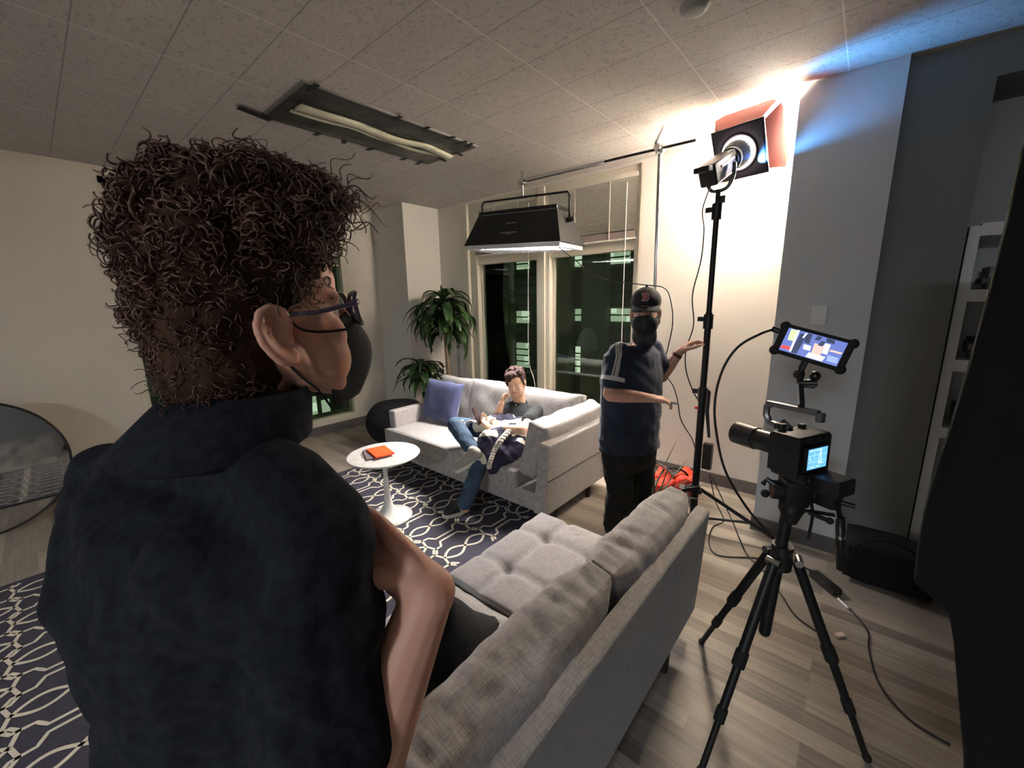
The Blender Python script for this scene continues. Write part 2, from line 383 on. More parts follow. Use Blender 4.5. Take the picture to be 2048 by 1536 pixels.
# ------------------------------------------------------------------ ceiling fixture with gel, smoke detector
def up_spot():
    pass
tx0, tx1, ty0, ty1 = -3.0, -2.42, 1.16, 2.42
t = thing('ceiling_light', 'long ceiling light covered with black wrap taped at its edges', 'ceiling light', ((tx0+tx1)/2, (ty0+ty1)/2, CEIL))
b = MB()
for a, c in (((tx0-.02, ty0-.02, CEIL-.012), (tx0, ty1+.02, CEIL)), ((tx1, ty0-.02, CEIL-.012), (tx1+.02, ty1+.02, CEIL)), ((tx0, ty0-.02, CEIL-.012), (tx1, ty0, CEIL)), ((tx0, ty1, CEIL-.012), (tx1, ty1+.02, CEIL))): b.bb(a, c)
b.obj('frame', M_steel, t)
M_wrap = mat('black_wrap', (.035, .034, .032), .38, nscale=7, bump=.8, dist=.02, var=.35, spec=.6)
M_diff = mat('lens_cover', (.55, .55, .42), .6, nscale=5, var=.12)
bm_ = MB(); n1, n2 = 22, 40; g = []
for i in range(n1+1):
    r = []
    for j in range(n2+1):
        u = i/n1; v = j/n2; x = tx0+(tx1-tx0)*u; y = ty0+(ty1-ty0)*v
        e = min(u, 1-u, v, 1-v)*5; e = min(1, e)
        z = CEIL-.014-.022*e*(0.6+.8*noise.noise(Vector((x*6, y*5, 1))))
        r.append(bm_.bm.verts.new((x, y, z)))
    g.append(r)
for i in range(n1):
    for j in range(n2):
        if 0.40 <= (i+.5)/n1 <= .66 and .06 < (j+.5)/n2 < .97: continue
        bm_.bm.faces.new([g[i][j], g[i+1][j], g[i+1][j+1], g[i][j+1]])
bm_.obj('black_wrap', M_wrap, t, smooth='all')
b = MB(); n2 = 60
for i, (u0, u1, dz) in enumerate(((.38, .47, 0), (.475, .68, .01))):
    rr = []
    for j in range(n2+1):
        y = ty0+.06+(ty1-ty0-.09)*j/n2; wv = .012*math.sin(y*9+i)+.01*noise.noise(Vector((y*6, i, 0)))
        z = CEIL-.022-.012*noise.noise(Vector((y*4, i*3, 2)))-dz
        rr.append([V(tx0+(tx1-tx0)*u0+wv, y, z), V(tx0+(tx1-tx0)*(u0+u1)/2+wv, y, z-.012), V(tx0+(tx1-tx0)*u1+wv, y, z), V(tx0+(tx1-tx0)*(u0+u1)/2+wv, y, z+.006)])
    b.loft(rr)
b.obj('lens', M_diff, t, smooth='all')
M_tape = mat('gaffer_tape', (.01, .01, .01), .6)
tapes = [(tx1, 1.2, 0), (tx1, 1.72, .1), (tx1, 1.95, -.1), (tx1, 2.16, .3), (tx1, 2.28, .2), (tx1, 2.36, -.3), (tx0, 1.5, .2), (tx0, 1.68, -.4), (tx0, 1.9, .3), (tx0, 2.2, .1), (tx0, 2.34, -.2)]
for x, y, a in tapes:
    b = MB(); b.box((x, y, CEIL-.016), (.11, .032, .002), a); b.obj('tape', M_tape, t)
for x, dx in ((tx0+.0, -.02), (tx0+.03, .06)):
    b = MB(); b.box((x, ty0-.06, CEIL-.017), (.025, .2, .002), .25); b.obj('tape', M_tape, t)
for x in (-2.8, -2.6):
    b = MB(); b.box((x, ty1+.0, CEIL-.018), (.03, .1, .002), .2); b.obj('tape', M_tape, t)
sc = PZ(1390, 10, CEIL)
b = MB(); b.lathe([(.001, -.028), (.035, -.028), (.045, -.024), (.056, -.008), (.058, 0), (.001, 0)], (sc.x, sc.y, CEIL), 32)
tag(b.obj('smoke_detector', mat('detector_plastic', (.33, .32, .31), .6), smooth=True), 'small round white smoke detector on the tiled ceiling', 'smoke detector')
# added fill light behind the camera, housed as a ceiling panel
t = thing('ceiling_light', 'added square fill light on the ceiling far behind the camera', 'ceiling light', (.2, -4.2, CEIL))
b = MB(); b.bb((-.12, -4.52, CEIL-.03), (.52, -3.88, CEIL)); b.obj('frame', M_steel, t)
b = MB(); b.bb((-.09, -4.49, CEIL-.036), (.49, -3.91, CEIL-.028)); b.obj('diffuser', mat('fill_diffuser', (.8, .8, .8), .5, emit=(.9, .95, 1), es=2), t)
hl = bpy.data.lights.new('fill_light', 'AREA'); hl.size = .58; hl.energy = FILL_W; hl.color = (.84, .92, 1)
ho = bpy.data.objects.new('fill_light', hl); COL.objects.link(ho); ho.location = (.2, -4.2, CEIL-.045); ho.parent = t; ho.matrix_parent_inverse = Matrix.Translation(t.location).inverted()
# ------------------------------------------------------------------ building outside
M_conc = mat('facade_concrete', (.05, .055, .035), .9, nscale=.6, var=.3, emit=(.05, .055, .035), es=.0)
M_pier = mat('facade_pier', (.10, .095, .065), .9, nscale=.5, var=.2)
M_lit = NT('lit_office_window'); _tc = M_lit.n('ShaderNodeTexCoord'); _v = M_lit.n('ShaderNodeTexVoronoi', i_Scale=1.3); _v.distance = 'CHEBYCHEV'; M_lit.l(_tc.outputs['Object'], _v.inputs['Vector'])
_c = M_lit.mix(M_lit.math('GREATER_THAN', _v.outputs[0], .36), (.66, .76, .60, 1), (.34, .42, .30, 1)); M_lit.l(_c, M_lit.b.inputs['Emission Color']); M_lit.b.inputs['Emission Strength'].default_value = .26; M_lit.b.inputs['Base Color'].default_value = (.05, .05, .05, 1); M_lit = M_lit.m
M_mull = mat('dark_mullion', (.01, .012, .008), .8)
YF = 20.0
bl = thing('office_building', 'office building across the street at night with lit windows, seen through the windows', 'building', (-14, YF+2, -20))
b = MB(); b.bb((-34, YF+.4, -20), (6, YF+6, 26)); b.obj('facade', M_conc, bl)
cols = [(985, .9), (1045, .95), (1165, .95), (1240, 1.05), (890, .9), (750, .9)]
rows = [(530, 24), (636, 26), (704, 44), (785, 20)]
for (px, wd) in cols:
    c = PY(px, 640, YF+.3)
    b = MB(); b.bb((c.x-wd/2-1.55, YF-.2, -20), (c.x-wd/2-.12, YF+.5, 26)); b.obj('pier', M_pier, bl)
rowsY = {985: [(530, 20, 2), (635, 22, 2), (706, 40, 4), (782, 16, 1)], 1045: [(528, 20, 2), (634, 24, 2), (710, 48, 4), (785, 16, 1)],
         1165: [(520, 26, 2), (630, 24, 2), (720, 52, 4), (812, 14, 1)], 1240: [(514, 26, 2), (630, 26, 2)], 890: [(640, 22, 2)], 750: [(700, 30, 3)]}
for (px, wd) in cols:
    for (py, hh, k) in rowsY[px]:
        a = PY(px, py-hh/2, YF+.3); c = PY(px, py+hh/2, YF+.3)
        x = (a.x+c.x)/2
        b = MB(); b.bb((x-wd/2, YF+.28, c.z), (x+wd/2, YF+.4, a.z)); f = b.obj('office_window', M_lit, bl)
        b = MB()
        for i in range(1, k): z = c.z+(a.z-c.z)*i/k; b.bb((x-wd/2, YF+.2, z-.035), (x+wd/2, YF+.3, z+.035))
        if k > 1: b.obj('mullion', M_mull, f)
b = MB()
for i in range(60): b.bb((-34, YF+.33, -18+i*.62), (6, YF+.44, -18+i*.62+.05))
b.obj('spandrel_bands', M_mull, bl)
# building beyond the left window
bl2 = thing('street_building', 'dim building beyond the left wall window with a few lit panes', 'building', (-26, 4, -20))
b = MB(); b.bb((-30, -12, -20), (-26, 16, 24)); b.obj('facade', M_conc, bl2)
for px, py in ((625, 815), (652, 820)):
    c = PX(px, py, -26); b = MB(); b.bb((-26.1, c.y-.25, c.z-.7), (-25.9, c.y+.25, c.z+.7)); b.obj('lit_pane', M_lit, bl2)

# ------------------------------------------------------------------ rug
M_rug = mat('rug_pile', (.040, .036, .055), .95, nscale=220, bump=.6, dist=.004, var=.3); M_rugl = mat('rug_cream_lines', (.62, .56, .45), .95, nscale=220, bump=.5, dist=.003)
RX0, RX1, RY0, RY1 = -3.66, -1.66, -.55, 2.5
b = MB(); b.bb((RX0, RY0, .0), (RX1, RY1, .012), bev=.004); b.mi = 1
def strip(pts, w_=.017, z=.0135):
    P = [Vector((p[0], p[1], z)) for p in pts]; L = []; R_ = []
    for i, p in enumerate(P):
        d = (P[min(i+1, len(P)-1)]-P[max(i-1, 0)]); 
        if d.length < 1e-9: return
        d.normalize(); nn = V(-d.y, d.x, 0)*w_/2; L.append(p+nn); R_.append(p-nn)
    for i in range(len(P)-1):
        q = [L[i], R_[i], R_[i+1], L[i+1]]
        if all(RX0+.04 < v.x < RX1-.06 and RY0+.04 < v.y < RY1-.03 for v in q): b._mk(q, [[0, 1, 2, 3]])
def dense(pts):
    o_ = []
    for i in range(len(pts)-1):
        a = Vector(pts[i]).to_2d() if len(pts[i]) == 3 else Vector(pts[i]); c = Vector(pts[i+1])
        for k in range(3): o_.append(a.lerp(c, k/3))
    o_.append(Vector(pts[-1])); return o_
zig = [(.023, 0), (.023, .078), (.070, .108), (.074, .176), (.112, .200), (.186, .178)]
for ky in range(-8, 4):
    for kx in range(-8, 4):
        cx = -1.84+.372*kx+(.186 if ky % 2 else 0); cy = 1.629+.353*ky
        for s in (-1, 1):
            strip([(cx+s*.046*math.sin(math.pi*(i/24*2-1)), cy+.176*(i/24*2-1)) for i in range(25)])
        px_, py_ = cx+.186, cy
        for s in (-1, 1):
            for u in (-1, 1): strip(dense([(px_+s*x, py_+u*y) for x, y in zig]), .016)
            strip(dense([(px_+s*.077, py_+.19), (px_+s*.040, py_+.235), (px_, py_+.176+.0)]), .014) if 0 else None
b.bm.normal_update()
rug = tag(b.obj('area_rug', [M_rug, M_rugl], fix=False), 'dark navy area rug with a cream interlaced line pattern', 'rug')

# ------------------------------------------------------------------ far sofa
def leg_(t, x, y, h=.12, r=.024):
    b = MB(); b.cone((x, y, h+.01), (x, y, 0.0), r, r*.72, 14); b.obj('leg', M_brown, t, smooth=True)
FX0, FX1, FY0, FY1 = -3.46, -1.50, 2.09, 2.99
t = thing('sofa', 'grey two-seat sofa by the windows with the seated person on it', 'sofa', ((FX0+FX1)/2, (FY0+FY1)/2, 0))
b = MB(); b.bb((FX0+.05, FY0+.02, .12), (FX1-.03, FY1, .26), bev=.02, seg=3); b.obj('base', M_sofa, t, smooth=True)
sy = [FY0, FY1-.12]
pillow('seat_cushion', M_sofa, t, (-2.95, 2.46, .325), (1.00, .76, .15), puff=.18, seed=1)
pillow('seat_cushion', M_sofa, t, (-2.12, 2.46, .325), (.66, .76, .15), puff=.18, seed=2)
# left arm, right side panel (leaning outward), back panel
b = MB(); b.box((FX0+.045, 2.56, .36), (.10, .82, .40), Matrix.Rotation(math.radians(-3), 3, 'Y'), bev=.025, seg=3); b.obj('arm', M_sofa, t, smooth=True)
b = MB(); b.prism([(FX1-.13, FY0, .12), (FX1-.02, FY0, .12), (FX1+.01, FY0, .645), (FX1-.07, FY0, .655)], (0, FY1-FY0, 0))
o = b.obj('side_panel', M_sofa, t); bake(o, [('BEVEL', dict(width=.012, segments=3, limit_method='ANGLE'))])
for p in o.data.polygons: p.use_smooth = False
b = MB(); b.cyl((FX1-.004, FY0+.01, .385), (FX1-.004, FY1-.01, .385), .004, 8); b.obj('seam', mat('seam_thread', (.08, .075, .07), .9), t)
b = MB(); b.box(((FX0+FX1)/2, FY1-.05, .39), (FX1-FX0-.08, .1, .54), Matrix.Rotation(math.radians(-4), 3, 'X'), bev=.03, seg=3); b.obj('back_panel', M_sofa, t, smooth=True)
rx = Matrix.Rotation(math.radians(-13), 3, 'X')
pillow('back_cushion', M_sofa, t, (-3.17, 2.83, .60), (.52, .19, .42), rx, puff=.35, seed=3, wr=.012)
pillow('back_cushion', M_sofa, t, (-2.66, 2.82, .61), (.56, .20, .44), rx, puff=.4, seed=4, wr=.014)
pillow('back_cushion', M_sofa, t, (-2.05, 2.83, .60), (.70, .20, .44), rx, puff=.4, seed=5, wr=.014)
pillow('side_cushion', M_sofa, t, (-1.665, 2.53, .565), (.19, .82, .40), Matrix.Rotation(math.radians(14), 3, 'Y'), puff=.3, seed=6, wr=.012)
for x, y in ((FX1-.07, FY0+.66), (FX1-.07, FY0+.08), (FX0+.14, FY0+.08), (FX0+.14, FY1-.1)): leg_(t, x, y)
# blue cushion
M_blue = mat('blue_cushion_cloth', (.065, .075, .175), .85, nscale=7, bump=.6, dist=.01, var=.15, sheen=.2)
cpos = PY(868, 818, 2.62)
o = pillow('throw_pillow', M_blue, None, (0, 0, 0), (.46, .13, .42), None, puff=.85, seed=11, wr=.012)
o.location = (-3.14, 2.56, .615); o.rotation_euler = (math.radians(-16), math.radians(3), math.radians(8)); tag(o, 'blue square throw pillow on the left end of the far sofa', 'pillow')
# ------------------------------------------------------------------ near sofa
NX0, NX1, NY0, NY1 = -1.27, -.45, .31, 1.86
t = thing('sofa', 'grey tufted sofa in the foreground seen from behind its back', 'sofa', ((NX0+NX1)/2, (NY0+NY1)/2, 0))
b = MB(); b.bb((NX0+.03, NY0, .12), (NX1-.05, 1.68, .27), bev=.02, seg=3); b.obj('base', M_sofa, t, smooth=True)
tf = [(-.62, -.5), (0, -.5), (.62, -.5), (-.62, .35), (0, .35), (.62, .35)]
o = pillow('seat_cushion', M_sofa, t, (-.94, 1.36, .345), (.66, .70, .17), puff=.15, seed=21, n=36, tuft=[(-.45, -.42), (-.45, .42), (.35, -.42), (.35, .42)], wr=.005)
pillow('seat_cushion', M_sofa, t, (-.94, .66, .335), (.66, .68, .17), puff=.18, seed=22, wr=.006)
b = MB(); b.prism([(NX1-.07, NY0, .12), (NX1-.01, NY0, .12), (NX1+.02, NY0, .655), (NX1-.04, NY0, .665)], (0, NY1-NY0, 0))
o = b.obj('back_panel', M_sofa, t); bake(o, [('BEVEL', dict(width=.014, segments=3, limit_method='ANGLE'))])
for p in o.data.polygons: p.use_smooth = False
ry = Matrix.Rotation(math.radians(15), 3, 'Y')
def fold_cushion(c, d, seed):
    o = pillow('back_cushion', M_sofa, t, c, d, ry, puff=.62, seed=seed, n=50, wr=.009)
    rn = random.Random(seed); cr_ = [(c[1]+rn.uniform(-.47, .47)*d[1], rn.uniform(.009, .014), rn.uniform(.003, .006), rn.uniform(-.35, .35), rn.uniform(.09, .2)) for _ in range(13)]
    for v in o.data.vertices:   # short creases pulled over the top edge
        x, y, z = v.co; u = (x-c[0]); g = max(0, (z-(c[2]-.05))/.2)
        if g <= 0: continue
        for y0, wd, am, sl, ln in cr_:
            e = (y-y0-sl*u)/wd
            if abs(e) < 3: v.co.z -= am*g*math.exp(-e*e)*math.exp(-((u-.02)/ln)**2); v.co.x -= am*.4*g*math.exp(-e*e)*math.exp(-((u-.02)/ln)**2)
    return o
fold_cushion((-.60, 1.43, .565), (.20, .72, .37), 31); fold_cushion((-.605, .69, .565), (.21, .76, .37), 32)
for x, y in ((NX1-.04, 1.55), (NX0+.1, 1.6), (NX0+.1, NY0+.1), (NX1-.06, NY0+.1)): leg_(t, x, y)
M_dkcush = mat('dark_cushion_cloth', (.010, .011, .014), .9, nscale=8, bump=.6, dist=.01, var=.2)
o = pillow('throw_pillow', M_dkcush, None, (0, 0, 0), (.16, .46, .46), None, puff=.85, seed=41, wr=.012)
o.location = (-.86, .56, .545); o.rotation_euler = (math.radians(38), math.radians(20), math.radians(-4)); tag(o, 'dark charcoal throw pillow leaning on the foreground sofa', 'pillow')

# ------------------------------------------------------------------ side table, notebooks
tp = PZ(785, 1030, 0); TX, TY = -2.56, 1.52
M_enam = mat('white_enamel', (.62, .61, .58), .22, spec=.6)
k = NT('white_marble'); tc = k.n('ShaderNodeTexCoord'); wv = k.n('ShaderNodeTexNoise', i_Scale=6.0, i_Detail=10.0, i_Roughness=.65, i_Distortion=1.6); k.l(tc.outputs['Object'], wv.inputs['Vector'])
vein = k.math('SUBTRACT', 1.0, k.math('MULTIPLY', k.math('ABSOLUTE', k.math('SUBTRACT', wv.outputs[0], .5)), 16.0)); vc = k.n('ShaderNodeClamp'); k.l(vein, vc.inputs[0])
k.l(k.mix(k.math('MULTIPLY', vc.outputs[0], .35), (.62, .60, .58, 1), (.33, .32, .32, 1)), k.b.inputs['Base Color']); k.b.inputs['Roughness'].default_value = .2; M_marble = k.m
t = thing('side_table', 'round white marble side table on a slim white pedestal', 'table', (TX, TY, 0.013))
b = MB(); b.lathe([(.001, .004), (.17, .004), (.172, .010), (.12, .022), (.07, .045), (.035, .10), (.021, .2), (.017, .34), (.02, .44), (.034, .485), (.001, .486)], (TX, TY, .010), 48); b.obj('pedestal', M_enam, t, smooth='all')
b = MB(); b.lathe([(.001, .490), (.235, .490), (.255, .502), (.258, .509), (.255, .512), (.001, .512)], (TX, TY, .004), 64); b.obj('table_top', M_marble, t, smooth=True)
zt = .516
nc = PZ(757, 903, zt+.02)
b = MB(); b.box((nc.x-.015, nc.y-.02, zt+.006), (.20, .145, .012), math.radians(-22), bev=.002); tag(b.obj('notebook', mat('grey_cover', (.16, .13, .14), .6)), 'grey notebook lying under the orange notebook on the marble table', 'notebook')
b = MB(); b.box((nc.x+.008, nc.y+.01, zt+.019), (.205, .135, .011), math.radians(-12), bev=.002); tag(b.obj('notebook', mat('orange_cover', (.9, .10, .015), .55, emit=None)), 'bright orange notebook on top of the grey one on the marble table', 'notebook')
b = MB(); b.tube(bez([nc+V(-.12, -.06, -.012), nc+V(-.15, -.02, -.014), nc+V(-.12, .02, -.012), nc+V(-.09, -.02, -.014)], 6), .0022, 6)
b.tube(bez([nc+V(-.11, -.07, -.012), nc+V(-.02, -.105, -.012), nc+V(.06, -.10, -.014)], 6), .0022, 6)
tag(b.obj('eyeglasses', mat('tortoise_wire', (.25, .13, .07), .3)), 'thin brown framed eyeglasses peeking out beside the notebooks', 'eyeglasses')
# pouf
pc = V(-4.05, 2.62, 0)
b = MB(); prof = [(.001, .0)]+[(.36*(math.sin(math.pi*(.12+.76*i/12))**.38), .02+.42*i/12) for i in range(13)]+[(.001, .455)]
b.lathe(prof, pc, 40); tag(b.obj('pouf', mat('navy_pouf_cloth', (.006, .007, .012), .95, nscale=12, bump=.4, var=.2), smooth='all'), 'round black pouf on the floor left of the far sofa', 'pouf')
# mirror
mr = .50; mc = V(-4.60, -.46, mr)
t = thing('round_mirror', 'large round mirror with thin black frame leaning low on the left', 'mirror', (mc.x, mc.y, 0))
def ringpts(c, r, ax1, ax2, n=64): return [c+ax1*math.cos(2*math.pi*i/n)*r+ax2*math.sin(2*math.pi*i/n)*r for i in range(n+1)]
a2 = V(-.05, 0, 1).normalized()
b = MB(); b.tube(ringpts(mc, mr-.01, V(0, 1, 0), a2), .009, 8, False); b.obj('frame', M_black, t, smooth='all')
b = MB(); nn = V(0, 1, 0).cross(a2); b.cyl(mc-nn*.004, mc+nn*.004, mr-.012, 64); b.obj('mirror_glass', mat('mirror_glass', (.62, .62, .62), .04, 1), t)

# ------------------------------------------------------------------ dracaena
M_leaf = mat('glossy_leaf', (.030, .075, .018), .38, nscale=9, var=.45, spec=.6); M_trunk = mat('cane_trunk', (.22, .15, .10), .8, nscale=20, bump=.5, var=.3, stretch=(1, 1, 6)); M_pot = mat('pot_ceramic', (.35, .34, .33), .5); M_soil = mat('soil', (.03, .02, .015), .95, nscale=50, bump=.6)
def blade(b, base, az, ln, up, droop, wd, twist=0, n=9):
    p = Vector(base); el = up; pts = [p.copy()]; dirs = []
    for i in range(n):
        d = V(math.cos(az)*math.cos(el), math.sin(az)*math.cos(el), math.sin(el)); dirs.append(d); p = p+d*ln/n; pts.append(p.copy()); el -= droop/n*(1+.5*i/n)
        az += twist/n
    dirs.append(dirs[-1]); L = []; R_ = []; C_ = []
    for i, (q, d) in enumerate(zip(pts, dirs)):
        s = d.cross(V(0, 0, 1)); s = s.normalized() if s.length > .01 else V(1, 0, 0); nrm = s.cross(d)
        t_ = i/n; ww = wd*(.35+.65*min(1, t_*3))*(1-t_**3.2)*.5+.001
        L.append(q+s*ww+nrm*ww*.35); R_.append(q-s*ww+nrm*ww*.35); C_.append(q)
    vl = [b.bm.verts.new(v) for v in L]; vr = [b.bm.verts.new(v) for v in R_]; vc_ = [b.bm.verts.new(v) for v in C_]
    for i in range(n):
        b.bm.faces.new([vl[i], vc_[i], vc_[i+1], vl[i+1]]); b.bm.faces.new([vc_[i], vr[i], vr[i+1], vc_[i+1]])
t = thing('potted_plant', 'tall leafy corn plant in the corner behind the far sofa', 'plant', (-3.88, 3.28, 0))
pb = V(-3.88, 3.28, 0)
b = MB(); b.lathe([(.001, 0), (.13, 0), (.17, .30), (.18, .30), (.165, .28), (.001, .28)], pb, 32); b.obj('pot', M_pot, t, smooth=True)
b = MB(); b.lathe([(.001, .26), (.16, .26), (.001, .29)], pb, 24); b.obj('soil', M_soil, t)
b = MB(); b.tube(bez([pb+V(0, 0, .27), pb+V(.01, 0, .8), pb+V(-.01, -.02, 1.35), pb+V(.0, -.02, 1.6)], 6), .022, 10); b.obj('trunk', M_trunk, t, smooth='all')
lowb = pb+V(-.30, -.16, -.10)
b = MB(); b.tube(bez([pb+V(-.05, -.02, .27), pb+V(-.12, -.06, .6), lowb+V(0, 0, .9)], 6), .018, 10); b.obj('trunk', M_trunk, t, smooth='all')
rnd = random.Random(5)
b = MB()
for i in range(84):
    z = 1.18+.47*(i/84)**.8; az = i*2.399+rnd.uniform(-.2, .2)
    blade(b, pb+V(rnd.uniform(-.02, .02), -.02, z), az, rnd.uniform(.42, .64)*(.62 if i > 74 else 1), rnd.uniform(.1, .8)+(.45 if i > 72 else 0), rnd.uniform(1.6, 2.6), rnd.uniform(.065, .095), rnd.uniform(-.5, .5))
blade(b, pb+V(0, -.02, 1.58), -1.2, .22, 1.5, .2, .06)
o = b.obj('foliage', M_leaf, t, smooth='all', fix=False)
b = MB()
for i in range(46):
    z = .68+.25*(i/46); az = i*2.399
    blade(b, lowb+V(rnd.uniform(-.02, .02), 0, z), az, rnd.uniform(.32, .50), rnd.uniform(.2, 1.0), rnd.uniform(1.5, 2.6), rnd.uniform(.06, .085), rnd.uniform(-.5, .5))
b.obj('foliage', M_leaf, t, smooth='all', fix=False)
for ch in t.children:
    if ch.name.startswith('foliage'):
        for v in ch.data.vertices:
            c = v.co
            if c.y > 3.595: c.y = 3.595-(c.y-3.595)*.15
            if c.y > 3.06 and c.x < -4.31: c.x = -4.31+(-4.31-c.x)*.15
# spiky grass plant beside standing man
gp = PZ(1300, 1010, .16); gp = V(gp.x, gp.y, 0)
t = thing('grass_plant', 'small spiky grass plant beside the standing person', 'plant', gp)
b = MB(); b.lathe([(.001, 0), (.07, 0), (.09, .15), (.08, .15), (.001, .13)], gp, 24); b.obj('pot', M_pot, t, smooth=True)
b = MB(); rnd = random.Random(9)
M_grass = mat('grass_blade', (.035, .05, .02), .5, nscale=5, var=.4)
for i in range(46):
    blade(b, gp+V(rnd.uniform(-.04, .04), rnd.uniform(-.04, .04), .13), i*2.4, rnd.uniform(.25, .52), rnd.uniform(.7, 1.5), rnd.uniform(.1, 1.0), .010, 0, 6)
b.obj('foliage', M_grass, t, smooth='all', fix=False)

# ------------------------------------------------------------------ C-stand with boom, softbox
cs = V(-1.19, 3.08, 0)
t = thing('light_stand', 'silver chrome light stand with a long boom arm, behind the standing person', 'stand', cs)
top = V(-1.24, 3.08, 2.62)
b = MB(); b.cyl(cs+V(0, 0, .10), V(-1.20, 3.08, .55), .018); b.cyl(V(-1.20, 3.08, .3), V(-1.22, 3.08, 1.5), .0145); b.cyl(V(-1.22, 3.08, 1.5), top, .0125); b.obj('pole', M_chrome, t, smooth=True)
for z in (.30, 1.45): 
    b = MB(); b.cyl((-1.20-.015*z, 3.08, z), (-1.20-.015*z, 3.08, z+.06), .024); b.box((-1.20-.015*z+.03, 3.08, z+.03), (.04, .012, .02), bev=.003); b.obj('collar', M_steel, t, smooth=True)
for a in (.6, 2.7, 4.8):
    d = V(math.cos(a), math.sin(a), 0); b = MB(); b.tube([cs+V(0, 0, .30), cs+d*.06+V(0, 0, .28), cs+d*.34+V(0, 0, .08), cs+d*.38+V(0, 0, .012)], .0125, 10); b.obj('leg', M_chrome, t, smooth='all')
bE = PZ(1045, 362, 2.60); bS = PZ(1392, 280, 2.62); bd = (bE-bS).normalized(); kn = PZ(1319, 290, 2.60)
top2 = bS+bd*(bS-kn).length
b = MB(); b.cyl(bS, bE, .009); b.obj('boom_arm', M_black, t, smooth=True)
b = MB(); b.cyl(bE-bd*.04, bE-bd*.75, .017); b.obj('boom_sleeve', M_chrome, t, smooth=True)
b = MB(); b.box(top2+V(0, 0, -.01), (.05, .06, .06), .3, bev=.01); b.cyl(top2+V(0, -.05, .0), top2+V(0, .05, .0), .024); b.box(top2+V(.02, -.05, .07), (.02, .02, .12), Matrix.Rotation(.5, 3, 'Y'), bev=.004); b.obj('grip_head', M_chrome, t, smooth=True)
b = MB(); b.cyl(bE+V(0, -.03, -.01), bE+V(0, .03, -.01), .028); b.box(bE+V(0, 0, .04), (.012, .05, .08), .4, bev=.003); b.cyl(bE+V(0, 0, -.12), bE, .01); b.obj('grip_head', M_chrome, t, smooth=True)
# softbox, hung from boom
SX, SY, SZ = bE.x+.03, bE.y, 0
def SP(x, y, D=SY): return PY(x, y, D)
t = thing('softbox', 'black studio light panel with a white egg crate hanging from the boom', 'light', (bE.x, bE.y, 2.1))
cxx = PY(1046, 440, SY).x
dz1, dz0 = PY(1046, 425, SY).z, PY(1046, 487, SY).z
zt1, zt0 = PY(1046, 422, SY-.12).z, PY(1046, 482, SY-.25).z
wt, wb = .40, .49; dt, db = .12, .23
rz_ = math.radians(6); RZ = Matrix.Rotation(rz_, 3, 'Z') @ Matrix.Rotation(math.radians(1.5), 3, 'Y')
pc = V(cxx, SY, 0)
def SB(x, y, z): return pc+RZ @ V(x, y, 0)+V(0, 0, z-x*.02)
tv = [SB(-wt, -dt, zt1), SB(wt, -dt, zt1), SB(wt, dt, zt1), SB(-wt, dt, zt1)]; bv = [SB(-wb, -db, zt0), SB(wb, -db, zt0), SB(wb, db, zt0), SB(-wb, db, zt0)]
M_soft = mat('softbox_shell', (.012, .012, .013), .5); M_softin = mat('softbox_lining', (.45, .40, .38), .6)
b = MB()
for i in range(4):
    j = (i+1) % 4; n_ = ((tv[j]-tv[i]).cross(bv[i]-tv[i])).normalized()*.004
    b.mi = 0; b.prism([tv[i], tv[j], bv[j], bv[i]], n_)
b.obj('skirt', M_soft, t)
b = MB(); b.prism([v+V(0, 0, .0) for v in tv], (0, 0, .035)); o = b.obj('housing', M_blackp, t); bake(o, [('BEVEL', dict(width=.008, segments=2))]); 
for p in o.data.polygons: p.use_smooth = False
M_panel = mat('led_panel', (.9, .9, .9), .5, emit=(1, .95, .9), es=.25)
b = MB(); b.prism([v+V(0, 0, -.006)+(pc+V(0, 0, zt1)-v)*.05 for v in tv], (0, 0, .004)); b.obj('led_panel', M_panel, t)
# egg crate grid under the skirt
M_crate = mat('white_crate_cloth', (.7, .7, .72), .7)
b = MB(); g0, g1 = zt0-.035, zt0+.015
for i in range(15):
    x = -wb+.02+(2*wb-.04)*i/14; b.prism([SB(x, -db+.02, g0), SB(x, db-.02, g0), SB(x, db-.02, g1), SB(x, -db+.02, g1)], RZ @ V(.003, 0, 0))
for i in range(7):
    y = -db+.02+(2*db-.04)*i/6; b.prism([SB(-wb+.02, y, g0), SB(wb-.02, y, g0), SB(wb-.02, y, g1), SB(-wb+.02, y, g1)], RZ @ V(0, .003, 0))
b.obj('egg_crate', M_crate, t)
zy = (zt0+zt1)/2+.06
b = MB(); yk = [SB(-wt-.05, 0, zy-.02), SB(-wt-.05, 0, 2.42), SB(-wt-.03, 0, 2.45), SB(wt+.03, 0, 2.45), SB(wt+.05, 0, 2.42), SB(wt+.05, 0, zy-.02)]
yk = [v.copy() for v in yk]
for v in yk[1:5]: v.z = v.z+(bE.z-.13-2.45)
b.tube(yk, .009, 8); b.obj('yoke', M_black, t, smooth='all')
for s in (-1, 1):
    b = MB(); p = SB(s*(wt+.03), 0, zy); b.cyl(p, p+RZ @ V(s*.05, 0, 0), .018); b.box(p+RZ @ V(s*.06, 0, .02), (.01, .02, .07), bev=.003); b.obj('knob', M_blackp, t, smooth=True)
b = MB()
for (u, z_, ww) in ((-.02, .66, .05), (-.025, .35, .09), (-.02, .3, .03)):
    q = tv[0].lerp(tv[1], .5+u); q2 = bv[0].lerp(bv[1], .5+u); c = q2.lerp(q, z_); dx = (tv[1]-tv[0]).normalized(); dn = (tv[1]-tv[0]).cross(bv[0]-tv[0]).normalized()
    dn = dn if dn.y < 0 else -dn; dd = (q2-q).normalized()
    b.quad(c-dx*ww+dn*.006-dd*.004, c+dx*ww+dn*.006-dd*.004, c+dx*ww+dn*.006+dd*.004, c-dx*ww+dn*.006+dd*.004)
